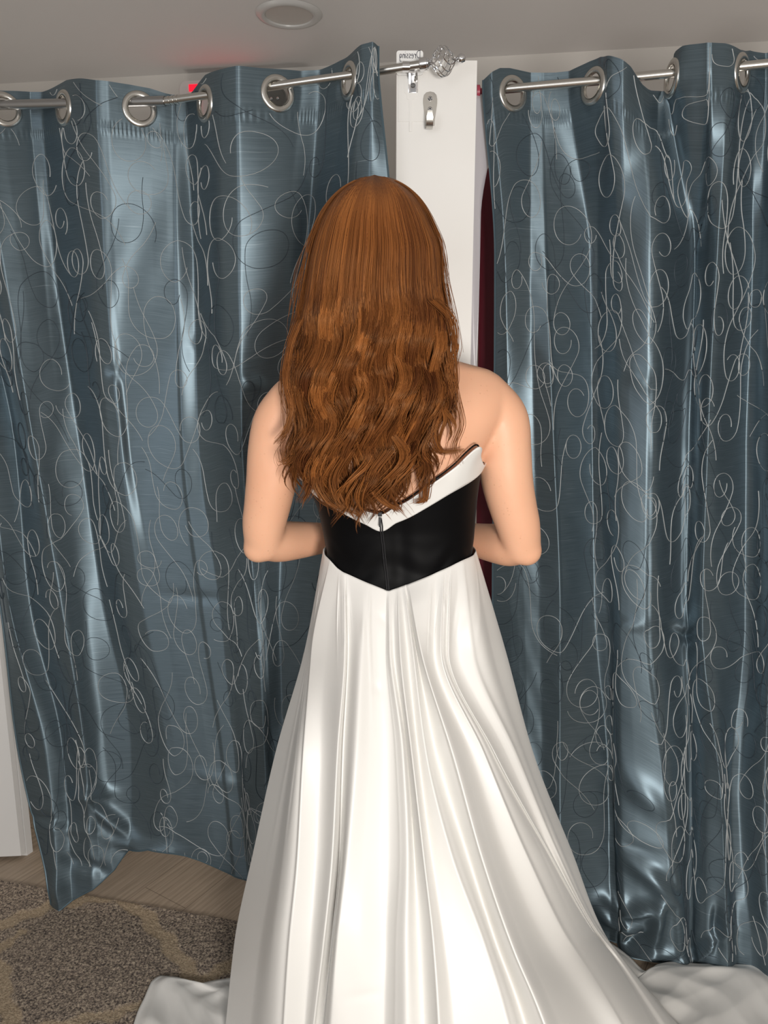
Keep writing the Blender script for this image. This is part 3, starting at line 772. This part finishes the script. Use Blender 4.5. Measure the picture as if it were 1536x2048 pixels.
def torso(py, a, off=0.0):              # a: 0 = right side, -pi/2 = back (camera side)
    row = pchip(TP[::-1, 0], TP[::-1, 1:], [py])[0]; lx, rx, yc, hb, hf = row
    z = float(zof(py, yc)); xl, xr = XZ(lx, yc, z), XZ(rx, yc, z); cx = (xl+xr)/2; hw = (xr-xl)/2+off
    c, s = math.cos(a), math.sin(a); hd = (hb if s < 0 else hf)+off
    e_ = .86
    x = cx+hw*math.copysign(abs(c)**e_, c); y = yc+hd*math.copysign(abs(s)**e_, s)
    if s < 0: y += .006*math.exp(-((x-cx)/.018)**2)*(1 if py > 780 else .3)      # spine groove
    return (x, y, z)
def limb(b, pts, n=20):                 # pts: (x,y,z,r)
    A = np.array(pts, float); t = np.arange(len(A)); q_ = np.linspace(0, len(A)-1, 8*(len(A)-1)+1)
    A = pchip(t, A, q_); b.tube(A[:, :3], A[:, 3], n)
    for e_ in (A[0], A[-1]):            # rounded ends
        bm = bmesh.new(); bmesh.ops.create_uvsphere(bm, u_segments=16, v_segments=10, radius=e_[3]*.995)
        bmesh.ops.translate(bm, vec=e_[:3], verts=bm.verts); bm.verts.index_update()
        b.add([v.co for v in bm.verts], [[v.index for v in f.verts] for f in bm.faces]); bm.free()
def ell(b, c, r, seg=28, fn=None):
    bm = bmesh.new(); bmesh.ops.create_uvsphere(bm, u_segments=seg, v_segments=seg//2+4, radius=1)
    for v in bm.verts:
        p = Vector((v.co.x*r[0], v.co.y*r[1], v.co.z*r[2]))
        if fn: p = fn(v.co, p)
        v.co = Vector(c)+p
    bm.verts.index_update(); b.add([v.co for v in bm.verts], [[v.index for v in f.verts] for f in bm.faces]); bm.free()
def body():
    b = MB(); n = 48
    pys = list(np.linspace(560, 1330, 70))[::-1]
    loft(b, [[torso(py, 2*math.pi*k/n) for k in range(n)] for py in pys], n)
    # head, face towards the curtain
    hc = Vector(P(752, 365, 1.335))-Vector((0, 0, .122)); 
    def hf(u, p):
        if u.z < 0: p.x *= 1-.30*(-u.z)**1.6; 
        if u.z < 0 and u.y < 0: p.y *= 1-.25*(-u.z)
        if u.y > 0 and abs(u.z) < .5: p.y *= .97
        return p
    ell(b, hc, (.073, .096, .112), 40, hf)
    F_ = lambda x, y, z: hc+Vector((x, y, z))
    limb(b, [(*F_(0, .088, .005), .007), (*F_(0, .100, -.022), .010), (*F_(0, .098, -.032), .012)], 12)     # nose
    for s in (-1, 1):
        ell(b, F_(s*.012, .093, -.034), (.007, .007, .006), 12)
        ell(b, F_(s*.030, .078, -.022), (.020, .016, .016), 14)       # cheeks
        ell(b, F_(s*.030, .080, .012), (.020, .010, .006), 14)        # brow
        ell(b, F_(s*.029, .078, .000), (.012, .010, .0075), 12)       # closed lids
        ell(b, F_(s*.072, .002, -.008), (.007, .016, .030), 14)       # ears
    ell(b, F_(0, .086, -.058), (.022, .011, .006), 14); ell(b, F_(0, .084, -.067), (.018, .011, .0065), 14)   # lips
    ell(b, F_(0, .070, -.090), (.024, .022, .018), 16)                # chin
    # bust under the gown
    zb = float(zof(925, 1.42))
    for s in (-1, 1): ell(b, (.012+s*.066, 1.425, zb), (.056, .052, .058), 24)
    # legs
    for s in (-1, 1):
        x = .03+s*.068
        limb(b, [(x, 1.350, .90, .070), (x, 1.352, .72, .064), (x-s*.006, 1.35, .50, .052), (x-s*.006, 1.365, .36, .050), (x-s*.008, 1.37, .14, .030), (x-s*.008, 1.37, .085, .030)])
        limb(b, [(x-s*.008, 1.385, .050, .030), (x-s*.004, 1.31+.13, .040, .033), (x+s*.002, 1.50, .024, .022)])
    # arms
    def arm(side, sh, ro, path, rf):
        limb(b, [(*P(px, py, Y), r) for px, py, Y, r in sh], 28)
        limb(b, [(*P(px, py, Y), r) for px, py, Y, r in path], 26)
    # px, py, Y, radius
    ell(b, P(517, 1095, 1.354), (.028, .028, .028), 24); ell(b, P(1053, 1101, 1.354), (.028, .028, .028), 24)
    arm(-1, [(588, 806, 1.335, .046), (560, 850, 1.335, .0475), (549, 905, 1.337, .0465), (543, 960, 1.340, .0445), (535, 1010, 1.345, .0415), (528, 1050, 1.350, .0385), (527, 1086, 1.358, .0345)], 0,
        [(528, 1083, 1.358, .0345), (560, 1083, 1.392, .0385), (600, 1080, 1.43, .0355), (650, 1076, 1.475, .030), (700, 1074, 1.51, .0245), (738, 1074, 1.53, .0225)], 0)
    arm(1, [(966, 798, 1.335, .048), (1000, 845, 1.335, .050), (1008, 905, 1.337, .0475), (1014, 960, 1.340, .0455), (1025, 1010, 1.345, .0425), (1036, 1050, 1.350, .0395), (1044, 1092, 1.358, .0345)], 0,
        [(1043, 1090, 1.358, .0345), (1015, 1090, 1.392, .0395), (975, 1084, 1.43, .0355), (935, 1076, 1.475, .030), (885, 1070, 1.51, .0245), (850, 1068, 1.53, .0225)], 0)
    # hands meeting in front of the waist, fingers laid over each other
    def hand(wr, dirx, z0):
        w_ = Vector(wr)
        ell(b, w_+Vector((dirx*.040, .008, -.004)), (.044, .017, .036), 20)
        for i, (dz, L_) in enumerate(((.027, .070), (.010, .078), (-.008, .073), (-.025, .058))):
            p0 = w_+Vector((dirx*.060, .008, dz-.004)); 
            limb(b, [(*p0, .0095), (*(p0+Vector((dirx*L_*.45, .010, -.004))), .0092), (*(p0+Vector((dirx*L_*.78, .004, -.010))), .0082), (*(p0+Vector((dirx*L_*.98, -.008, -.014))), .0070)], 10)
        t0 = w_+Vector((dirx*.018, .006, .026))
        limb(b, [(*t0, .0120), (*(t0+Vector((dirx*.026, .006, .018))), .0105), (*(t0+Vector((dirx*.050, .006, .022))), .0088)], 10)
    hand(P(738, 1074, 1.535), 1, 0); hand(P(850, 1066, 1.565), -1, 0)
    o = b.build('body', M_skin, None, auto=0)
    md = o.modifiers.new('join', 'REMESH'); md.mode = 'VOXEL'; md.voxel_size = .0042; md.use_smooth_shade = True
    md = o.modifiers.new('soften', 'SMOOTH'); md.factor = .5; md.iterations = 9
    under(o, root_p)
body()
# bodice, neckband: sheets following the torso
def sheet(name, mat_, up, lo, off, a0, a1, na, nv, parent, flare=None, thick=.002, wr=None):
    # up/lo: functions of px-like angle a -> py
    V = []
    A = np.linspace(a0, a1, na)
    for i in range(nv):
        t = i/(nv-1)
        for a in A:
            py = up(a)*(1-t)+lo(a)*t
            o_ = off+(flare(a, t) if flare else 0)+(wr(a, py) if wr else 0)
            V.append(torso(py, a, o_))
    idx = np.arange(nv*na).reshape(nv, na)
    Fq = np.stack([idx[:-1, :-1], idx[:-1, 1:], idx[1:, 1:], idx[1:, :-1]], -1).reshape(-1, 4)
    o = make(name, V, Fq, mat_); md = o.modifiers.new('thickness', 'SOLIDIFY'); md.thickness = thick; md.offset = 0
    under(o, parent) if parent is root_p else None
    return o
def back_px(a, py):                      # pixel column of the torso point
    x, y, z = torso(py, a); return 768+F*x/(y*CP-(z-H)*SP)
def inv(px, py, off=.006):               # torso parameters of the back point seen at a pixel
    pt = py-20
    AS = np.linspace(-math.pi*1.02, .06, 900)
    for _ in range(5):
        a_ = min(AS, key=lambda a: abs(back_px(a, pt)-px)); x, y, z = torso(pt, a_, off)
        pp = 1024-F*(y*SP+(z-H)*CP)/(y*CP-(z-H)*SP); pt += (py-pp)*.9
    return a_, pt
def angle_fn(ctrl_back, front):
    # ctrl_back: list of (px, py) along the back from left to right; a=-pi..0 across the back
    AA = []; PP = []
    for px, py in ctrl_back:
        a_, pt = inv(px, py); AA.append(a_); PP.append(pt)
    o_ = np.argsort(AA); AA = np.array(AA)[o_]; PP = np.array(PP, float)[o_]; AA = AA+np.arange(len(AA))*1e-6
    fa = np.array([f[0] for f in front]); fp = np.array([f[1] for f in front], float)   # angles 0..pi (right to left over the front)
    X = np.concatenate([AA, fa, AA[:1]+2*math.pi]); Yv = np.concatenate([PP, fp, PP[:1]])
    k = np.argsort(X); X = X[k]; Yv = Yv[k]
    return lambda a: float(pchip(X, Yv, [(a-X[0]) % (2*math.pi)+X[0]])[0])
bod_up = angle_fn([(606, 955), (640, 988), (690, 1022), (735, 1046), (765, 1060), (800, 1040), (850, 1012), (900, 980), (950, 944)], [(.5, 905), (1.2, 880), (1.57, 900), (1.95, 880), (2.6, 905)])
bod_lo = angle_fn([(662, 1108), (690, 1141), (735, 1163), (778, 1182), (800, 1174), (850, 1153), (900, 1128), (934, 1106)], [(.6, 1075), (1.57, 1110), (2.5, 1075)])
def vel_wr(a, py):
    u = a*3; return .0016*math.sin(py*.11+math.sin(u*2.1)*2.4+u)*max(0, min(1, (py-1060)/60))
sheet('bodice', M_velvet, bod_up, lambda a: bod_lo(a)+6, .006, -math.pi*1.0, math.pi*1.0, 260, 60, root_p, wr=vel_wr)
nb_up = angle_fn([(586, 905), (602, 925), (625, 958), (660, 985), (700, 1008), (740, 1022), (765, 1027), (800, 1008), (850, 972), (900, 930), (936, 892), (946, 912), (955, 930)], [(.35, 905), (1.0, 870), (1.57, 890), (2.1, 870), (2.8, 905)])
atip = inv(936, 892)[0]
def fl(a, t):
    s = math.sin(a); e_ = math.exp(-((a-atip)/.16)**2)+.7*math.exp(-((a+2.86)/.2)**2)
    return (1-t)*(.0025+.010*e_)+.001
sheet('neckband', M_satW, nb_up, lambda a: bod_up(a)+1.5, .0085, -math.pi*1.0, math.pi*1.0, 300, 14, root_p, flare=fl, thick=.0022)
# dark lining edge above the neckband
b = MB(); b.tube([torso(nb_up(a)-3, a, .0055+fl(a, 0)*.6) for a in np.linspace(-math.pi+.05, -.18, 120)], .0013, 8)
for px, py in ((872, 957), (880, 953)):
    pass
o = b.build('lining_edge', M_velvet, None); under(o, root_p)
b = MB(); zp = []
for t_ in np.linspace(0, 1, 26):
    a_, pt_ = inv(763+15*t_, 1030+150*t_, .0115); zp.append(torso(pt_, a_, .0115))
for s in (-1, 1): b.tube([(p[0]+s*.0016, p[1], p[2]) for p in zp], .0013, 6)
under(b.build('zipper', M_zip, None), root_p)
b = MB(); t0 = Vector(zp[0]); b.box(t0+Vector((0, -.004, .002)), (.0065, .004, .007), bevel=.001); b.box(t0+Vector((0, -.005, -.011)), (.0035, .0018, .016), bevel=.0006)
o = b.build('zipper_pull', M_zip, None); under(o, root_p)
b = MB()
for px, py in ((872, 958), (882, 955)):
    a_, pt_ = inv(px, py); b.box(torso(pt_, a_, .006), (.006, .004, .006), bevel=.0015)
under(b.build('hook_and_eye', M_zip, None), root_p)

# ------------------------------------------------------------------ gown skirt
SR = [0, 1300, 1500, 1700, 1880, 2048]
# (waist px, px at rows 1300..2048), (fold depth mm at the rows; + = away from the camera)
SK = [
 ([652,610,553,508,470,452],[0,0,0,0,0,0]),
 ([662,618,583,552,520,500],[0,4,14,18,20,22]),
 ([672,624,608,597,580,569],[0,-8,-16,-20,-22,-24]),
 ([686,655,640,632,618,606],[0,4,16,22,20,18]),
 ([699,690,676,666,648,628],[0,-4,-6,-8,-4,0]),
 ([702,696,686,680,664,646],[3,10,18,22,22,20]),
 ([742,725,714,697,677,664],[0,-9,-18,-22,-26,-30]),
 ([752,740,738,728,716,708],[1,2,0,-2,-6,-8]),
 ([768,760,772,775,770,766],[2,12,16,18,20,16]),
 ([776,774,792,800,792,790],[5,14,10,4,2,0]),
 ([780,780,805,815,813,815],[0,-4,-8,-10,-14,-16]),
 ([787,788,813,828,838,846],[0,2,6,10,8,6]),
 ([795,800,823,846,866,877],[0,-9,-13,-16,-22,-26]),
 ([803,815,836,862,890,910],[0,6,10,14,12,8]),
 ([808,826,852,902,968,1018],[0,-2,-2,-6,-10,-12]),
 ([811,832,872,932,990,1050],[1,10,18,24,24,22]),
 ([815,842,904,960,1022,1090],[-1,-12,-20,-24,-28,-32]),
 ([850,856,922,980,1045,1120],[0,-4,-10,-14,-14,-16]),
 ([868,870,942,1008,1086,1200],[1,6,6,8,8,6]),
 ([880,882,966,1050,1140,1245],[0,-6,-8,-14,-18,-20]),
 ([892,896,988,1098,1203,1305],[0,2,0,-4,-6,-10]),
 ([903,920,1010,1105,1208,1320],[3,12,12,14,16,14]),
 ([915,945,1030,1113,1212,1334],[0,-6,-8,-6,-6,-10]),
 ([935,985,1048,1126,1215,1350],[0,-2,2,4,4,6]),
 ([958,1010,1064,1142,1216,1368],[0,0,0,0,0,0])]
def skirt():
    nl = len(SK); waist_px = np.array([s[0][0] for s in SK], float)
    wy = np.interp(waist_px, [652, 662, 690, 735, 778, 800, 850, 900, 940, 958], [1098, 1108, 1141, 1163, 1182, 1174, 1153, 1128, 1106, 1099])
    Yc = [None, 1.180, 1.105, 1.035, .975, .930]
    Yl = [None, 1.335, 1.335, 1.335, 1.33, 1.31]; Yr = [None, 1.34, 1.34, 1.355, 1.39, 1.385]
    L3 = np.zeros((nl, 8, 3))
    for i in range(nl):
        px = SK[i][0][0]; py = wy[i]
        # waist on the torso surface
        a_, pt_ = inv(px, py, .010)
        L3[i, 0] = torso(pt_, a_, max(.0105, .011+SK[i][1][0]*-.001))
        for r_ in range(1, 6):
            xs = SK[i][0][r_]; x0 = SK[0][0][r_]; x1 = SK[-1][0][r_]; s = (xs-x0)/(x1-x0)*2-1
            Ys = Yl[r_]+(Yr[r_]-Yl[r_])*(s+1)/2
            Y = Ys-(Ys-Yc[r_])*(max(0, 1-abs(s)**2.2))**.62*(1.0)+SK[i][1][r_]/1000
            L3[i, r_] = P(xs, SR[r_], Y)
            if L3[i, r_][2] < .012:
                L3[i, r_] = floorp(xs, SR[r_], .012)
        d = L3[i, 5]-L3[i, 4]; p = L3[i, 5]
        if p[2] > .05:
            k = min((p[2]-.02)/max(-d[2], .08), 1.9); q_ = p+d*k; q_[2] = .02
        else: q_ = p+np.array([d[0], d[1], 0])*.25; q_[2] = .010
        L3[i, 6] = q_; out = np.array([d[0]*.35, -.16, 0]); L3[i, 7] = q_+out*(.8 if 3 < i < nl-3 else .25); L3[i, 7, 2] = .006
    # front half lines (towards the curtain), hidden
    fr = []
    for k, ph in enumerate(np.linspace(0, math.pi, 9)[1:-1]):       # right to left
        l = np.zeros((8, 3))
        for r_ in range(8):
            A = L3[-1, r_]; B = L3[0, r_]; c = (A+B)/2; bul = [.10, .125, .14, .15, .14, .12, .12, .10][r_]
            p = c+(A-B)/2*math.cos(ph); p = p.copy(); p[1] = p[1]+bul*math.sin(ph)*(1+.04*(-1)**k)
            if r_ == 0: p = np.array(torso(1095, ph, .010))
            p[2] = A[2]*(1-ph/math.pi)+B[2]*ph/math.pi if r_ else p[2]
            if r_ >= 6: p[2] = .008
            l[r_] = p
        fr.append(l)
    ALL = np.concatenate([L3, np.array(fr), L3[:1]])
    nL = len(ALL); nr, ncol = 230, 900
    tr = np.array([0, 1.0, 2, 3, 4, 5, 6, 6.6]); q_ = np.linspace(0, 6.6, nr)
    R = np.zeros((nL, nr, 3))
    for i in range(nL): R[i] = pchip(tr, ALL[i], q_)
    ref = ALL[:, 3]; ui = np.concatenate([[0], np.cumsum(np.linalg.norm(np.diff(ref, axis=0), axis=1))]); W = ui[-1]
    # more columns on the visible part
    wv = ui[nl-1]; us = np.concatenate([np.linspace(0, wv, 760), np.linspace(wv, W, 120)[1:]])[:-1]; ncol = len(us)
    X = np.zeros((nr, ncol, 3))
    for j in range(nr): X[j] = pchip(ui, R[:, j], us)
    # fine drape: faint radial tension folds and soft creases
    U, T = np.meshgrid(us, q_); fine = np.zeros(U.shape)
    r = np.random.default_rng(4)
    for _ in range(34):
        u0 = r.uniform(0, wv); t0 = r.uniform(.1, 5.2); lu = r.uniform(.006, .016); lt = r.uniform(.25, .9); sl = r.uniform(-.03, .03)
        fine += r.uniform(-.0030, .0030)*np.exp(-((U-u0-sl*(T-t0))/lu)**2-((T-t0)/lt)**2)
    for _ in range(46):
        u0 = r.uniform(wv*.05, wv*.95); t0 = r.uniform(.0, .75); lu = r.uniform(.003, .008); lt = r.uniform(.15, .5); sl = (u0-wv*.48)*-.10+r.uniform(-.012, .012)
        fine += r.uniform(-.0026, .0016)*np.exp(-((U-u0-sl*(T-t0))/lu)**2-((T-t0)/lt)**2)
    for _ in range(26):
        u0 = r.uniform(wv*.25, wv*.8); t0 = r.uniform(.3, 4.8); lu = r.uniform(.012, .03); lt = r.uniform(.05, .12); sl = r.uniform(-3, 3)
        fine += r.uniform(-.0022, .0022)*np.exp(-((U-u0)/lu)**2-((T-t0-sl*(U-u0))/lt)**2)
    # pressed pleats: steep on one side, long on the other
    for li, amp, wd_, sd in ((2, .010, .035, 1), (4, .007, .02, -1), (5, .010, .03, 1), (9, .006, .018, 1), (12, .009, .026, 1), (14, .008, .03, -1), (16, .014, .045, 1), (19, .007, .035, -1), (20, .010, .05, 1), (22, .008, .03, -1)):
        du_ = (U-ui[li])*sd
        pr = np.where(du_ > 0, np.exp(-du_/wd_), np.exp(du_/.0028))
        fine -= 1.35*amp*pr*(.35+.65*sstep(0, 2.2, T))
    X[..., 1] += fine*sstep(0.0, .35, T)
    X[..., 2] = np.maximum(X[..., 2], .017)
    idx = np.arange(nr*ncol).reshape(nr, ncol); nx = np.roll(idx, -1, 1)
    Fq = np.stack([idx[:-1], nx[:-1], nx[1:], idx[1:]], -1).reshape(-1, 4)
    V = [X.reshape(-1, 3)]; FF = [Fq]; base = nr*ncol
    # train laid on the floor: left and right
    def train(outer, inner, seed, hmax, nu=170, nv=70):
        nonlocal base
        Oo = np.array([floorp(x, y, .01) for x, y in outer]); Ii = np.array([floorp(x, y, .01) for x, y in inner])
        k = lambda A: np.concatenate([[0], np.cumsum(np.linalg.norm(np.diff(A, axis=0), axis=1))])/np.sum(np.linalg.norm(np.diff(A, axis=0), axis=1))
        tt = np.linspace(0, 1, nu); A = pchip(k(Oo), Oo, tt); B = pchip(k(Ii), Ii, tt); G = np.zeros((nv, nu, 3))
        r = np.random.default_rng(seed)
        S, T2 = np.meshgrid(tt, np.linspace(0, 1, nv))
        G = A[None]*(1-T2[..., None])+B[None]*T2[..., None]
        h = hmax*sstep(0, .10, T2)*(.45+.55*sstep(.1, .9, T2))
        for _ in range(9):
            an = r.uniform(-.9, .9); f = r.uniform(.8, 2.6); p0 = r.uniform(0, 6.28)
            w_ = np.sin(2*math.pi*(f*(S*1.4*math.cos(an)+T2*math.sin(an)))+p0+1.2*np.sin(3*S+5*T2))
            h = h+hmax*.36*(.5-np.abs(w_)**1.3)*.9*sstep(0, .12, T2)*r.uniform(.3, 1)*.5
        G[..., 2] = .017+np.maximum(h, .001)
        ii = base+np.arange(nu*nv).reshape(nv, nu)
        V.append(G.reshape(-1, 3)); FF.append(np.stack([ii[:-1, :-1], ii[1:, :-1], ii[1:, 1:], ii[:-1, 1:]], -1).reshape(-1, 4)); base += nu*nv
    train([(560, 1945), (462, 1962), (425, 1968), (393, 1974), (372, 1966), (350, 1960), (322, 1958), (302, 1972), (290, 2000), (276, 2030), (262, 2075), (250, 2150), (290, 2230)],
          [(640, 2010), (620, 2020), (600, 2040), (580, 2060), (570, 2080), (560, 2100), (555, 2120), (560, 2150), (570, 2180), (580, 2210), (600, 2240), (620, 2260), (650, 2290)], 3, .030)
    train([(1150, 1878), (1212, 1888), (1255, 1916), (1292, 1948), (1316, 1934), (1345, 1929), (1400, 1933), (1450, 1934), (1500, 1934), (1532, 1948), (1575, 1985), (1640, 2030), (1700, 2120), (1700, 2230)],
          [(1070, 2060), (1090, 2090), (1130, 2100), (1150, 2120), (1170, 2140), (1190, 2150), (1210, 2160), (1240, 2170), (1270, 2180), (1300, 2190), (1340, 2200), (1380, 2220), (1420, 2240), (1440, 2270)], 9, .034)
    o = make('skirt', np.concatenate(V), np.concatenate(FF), M_satW); md = o.modifiers.new('thickness', 'SOLIDIFY'); md.thickness = .0008; md.offset = -1
    o['label'] = 'ivory satin skirt with train'
    under(o, root_p)
skirt()
b = MB()

# ------------------------------------------------------------------ hair
HY = np.array([350, 360, 375, 400, 440, 500, 560, 620, 700, 760, 830, 900, 960, 1030], float)
HL = np.array([736, 712, 688, 664, 641, 622, 611, 603, 594, 584, 588, 592, 598, 612], float)
HR = np.array([762, 790, 814, 838, 860, 880, 884, 892, 898, 900, 898, 886, 868, 852], float)
HB = np.array([1.325, 1.278, 1.252, 1.228, 1.208, 1.195, 1.192, 1.188, 1.182, 1.178, 1.180, 1.188, 1.198, 1.208])
HS = np.array([1.330, 1.330, 1.330, 1.330, 1.330, 1.325, 1.320, 1.310, 1.295, 1.280, 1.265, 1.258, 1.250, 1.250])
HP = np.stack([HL, HR, HB, HS], 1)
def hair():
    S_, V, Fc, tone = 0, [], [], []
    r = np.random.default_rng(21)
    npts = 72
    def yend_f(s): return float(np.interp(s, [-1, -.85, -.6, -.2, .2, .5, .68, .82, 1], [965, 1003, 1026, 1034, 1026, 1012, 965, 895, 850]))
    nb = 44
    for c in range(nb+18):
        layer = 0 if c < nb else 1
        if layer == 0: s0 = math.sin(((c+.5)/nb*2-1)*math.pi/2*.96)+r.normal(0, .02)
        else: s0 = r.uniform(-.85, .85)
        ph = 1.1*math.sin(s0*4.2+1)+s0*1.6+r.normal(0, .55); lam = r.uniform(145, 190); am = r.uniform(13, 25)*(1-.25*abs(s0))
        tone0 = np.clip(r.normal(.42, .24), .0, .95); hook = r.choice([-1, 1, 1])*r.uniform(8, 30); lift = r.uniform(-.006, .008)
        for sc in range(4):
            s1 = s0+r.normal(0, .020); ye0 = yend_f(s0)-14+r.normal(0, 15)-(26 if layer else 0)
            ph1 = ph+r.normal(0, .13); am1 = am*r.uniform(.8, 1.2); drift = r.normal(0, 6); hk = hook*r.uniform(.5, 1.3); tn1 = np.clip(tone0+r.normal(0, .10), 0, 1)
            ns = int(r.uniform(44, 60))
            dsm = r.uniform(.045, .075)
            for k in range(ns):
                ds = r.normal(0, 1)*dsm; so = float(np.clip(s1+ds, -1.02, 1.02)); ye = ye0+r.normal(0, 9)-abs(ds)*160
                if r.random() < .12: ye -= r.uniform(20, 140)
                ys = np.linspace(350+5*r.random()+abs(so)*5, ye, npts); tt = np.linspace(0, 1, npts)
                h = pchip(HY, HP, ys); mid = (h[:, 0]+h[:, 1])/2; hw = (h[:, 1]-h[:, 0])/2
                cl = sstep(520, ye0+10, ys)**.8*.86
                soo = so*(1-cl)+s1*cl
                x = mid+soo*hw
                g = sstep(560, 740, ys); th = 2*math.pi*(ys-600)/lam+ph1
                x = x+g*am1*np.sin(th)*(.55+.6*sstep(720, 950, ys))+drift*sstep(760, 1000, ys)
                x = x+hk*sstep(ye0-55, ye0+5, ys)**1.3
                fr_ = r.uniform(0, 1)
                x = x+np.sin(ys/r.uniform(50, 110)+r.uniform(0, 6))*r.uniform(0, 1.0)+(fr_ > .93)*r.normal(0, 9)*sstep(520, 900, ys)
                dome = np.sqrt(np.maximum(0, 1-np.minimum(soo**2, 1)))
                Y = h[:, 3]-(h[:, 3]-h[:, 2])*dome
                if abs(so) > .97: Y = Y+r.uniform(0, .06)*sstep(360, 470, ys)*(1-sstep(760, 900, ys))
                Y = Y+(.013 if layer else 0)*sstep(380, 520, ys)
                gl = np.sin(2*math.pi*(ys-655)/150+1.3*s0+.9*ph)
                Y = Y-.0105*g*gl*(.8+.2*dome)+.0065*g*np.cos(th)+lift*g
                Y = Y+.35*abs(ds)*.05*g-abs(r.normal(0, .0016))*sstep(370, 500, ys)
                Y = Y-.0030*np.sin(so*30+ys*.006+1.5*math.sin(so*7))*sstep(430, 640, ys)
                rad = np.full(npts, .00050)*(1-.6*sstep(.85, 1, tt)); rad[-1] = .00006
                tn = np.clip(tn1+r.normal(0, .10), 0, 1)
                add_strand(PX(x, ys, Y), rad, V, Fc, tone, tn)
    # loose flyaways
    for _ in range(260):
        s0 = r.choice([-1, 1])*r.uniform(.75, 1.08); ye = r.uniform(560, 960); y0 = 360
        ys = np.linspace(y0, ye, npts); h = pchip(HY, HP, ys); mid = (h[:, 0]+h[:, 1])/2; hw = (h[:, 1]-h[:, 0])/2
        t = np.linspace(0, 1, npts); k = r.uniform(0, 16)*sstep(.2, 1, t)*np.sign(s0)
        x = mid+s0*hw+k+np.sin(ys/r.uniform(25, 60)+r.uniform(0, 6))*r.uniform(1, 6)*t
        Y = h[:, 3]-.03+.02*r.random()
        add_strand(PX(x, ys, Y), np.full(npts, .00028), V, Fc, tone, .6)
    # curling side wisps
    for (pl, n_) in [([(600, 640), (578, 700), (570, 760), (582, 820), (572, 860), (552, 885)], 40), ([(595, 700), (590, 780), (604, 850), (596, 900), (570, 925), (562, 900)], 26),
                     ([(900, 690), (908, 760), (884, 820), (868, 870), (884, 905), (925, 900)], 34), ([(893, 720), (912, 800), (922, 850), (908, 895), (918, 930)], 10),
                     ([(890, 760), (905, 800), (872, 850), (845, 905), (862, 935), (848, 960)], 30), ([(620, 860), (600, 905), (622, 950), (612, 985), (600, 1005)], 24), ([(870, 600), (905, 640), (912, 690), (900, 740), (905, 790)], 34),
                     ([(842, 930), (850, 970), (848, 1000), (832, 1005)], 40), ([(780, 900), (742, 960), (762, 1000), (800, 1022)], 40), ([(700, 900), (668, 960), (680, 1005), (720, 1032)], 40), ([(650, 900), (632, 960), (650, 1000), (690, 1026)], 40)]:
        A = np.array(pl, float); q_ = np.linspace(0, len(A)-1, npts)
        for k in range(n_):
            B = A+r.normal(0, 1, 2)*np.array([5, 3]); C = pchip(np.arange(len(A)), B, q_)
            C = np.stack([smooth(C[:, 0]), smooth(C[:, 1])], 1); tt = np.linspace(0, 1, npts)
            C[:, 0] += np.linspace(r.normal(0, 6), r.normal(0, 2), npts)
            h = pchip(HY, HP, C[:, 1]); sx = np.clip((C[:, 0]-(h[:, 0]+h[:, 1])/2)/((h[:, 1]-h[:, 0])/2), -1, 1)
            Y = h[:, 3]-(h[:, 3]-h[:, 2])*np.sqrt(1-sx**2*.85)-.008-.004*r.random()
            rad = np.full(npts, .00048)*(1-.7*sstep(.7, 1, tt)); rad[0] = .0001
            add_strand(PX(C[:, 0], C[:, 1], Y), rad, V, Fc, tone, np.clip(r.normal(.45, .15), 0, 1))
    V = np.concatenate(V); Fc = np.concatenate(Fc)
    o = make('hair', V, Fc, M_hair, attr={'tone': np.concatenate(tone)}); under(o, root_p)
    # soft underlayer that fills the scalp and the mass behind the outer strands
    pys = np.linspace(353, 860, 60); n = 48; rings = []
    for py in pys:
        h = pchip(HY, HP, [py])[0]; k = 1-.75*float(sstep(760, 860, py)); mid = (h[0]+h[1])/2; hw = (h[1]-h[0])/2*.93*k; ys_ = h[3]; bk = (ys_-h[2]-.009-.016*float(sstep(480, 620, py)))*k
        ring = []
        for i in range(n):
            a = 2*math.pi*i/n; c_, s_ = math.cos(a), math.sin(a)
            fd = .085*float(sstep(350, 400, py))*(1-float(sstep(430, 520, py)))+.004
            Y = ys_+(s_*fd if s_ > 0 else s_*max(bk, .002)); ring.append(P(mid+hw*c_, py, Y))
        rings.append([tuple(p) for p in ring])
    b = MB(); loft(b, rings, n); o = b.build('hair_underlayer', M_hairb, None, auto=0); under(o, root_p)
def smooth(a):
    b = a.copy()
    for _ in range(6): b[1:-1] = (b[:-2]+b[1:-1]*2+b[2:])/4
    return b
def PX(px, py, Y):
    dx = px-768.0; dy = 1024.0-py; vy = dy*SP+F*CP; vz = dy*CP-F*SP; t = Y/vy
    return np.stack([dx*t, Y+0*t, H+vz*t], -1)
_cnt = [0]
def add_strand(p, rad, V, Fc, tone, tn):
    n = len(p); t = np.gradient(p, axis=0); t /= np.linalg.norm(t, axis=1, keepdims=True)+1e-12
    a = np.cross(t, np.array([0, 1.0, 0])); a /= np.linalg.norm(a, axis=1, keepdims=True)+1e-9; b_ = np.cross(t, a)
    ring = np.stack([p+(a*math.cos(q_)+b_*math.sin(q_))*rad[:, None] for q_ in (math.pi/2, math.pi/2+2.094, math.pi/2+4.189)], 1).reshape(-1, 3)
    i0 = _cnt[0]; idx = i0+np.arange(n*3).reshape(n, 3); nx = np.roll(idx, -1, 1)
    V.append(ring); Fc.append(np.stack([idx[:-1], nx[:-1], nx[1:], idx[1:]], -1).reshape(-1, 4)); tone.append(np.full(n*3, tn)); _cnt[0] += n*3
hair()
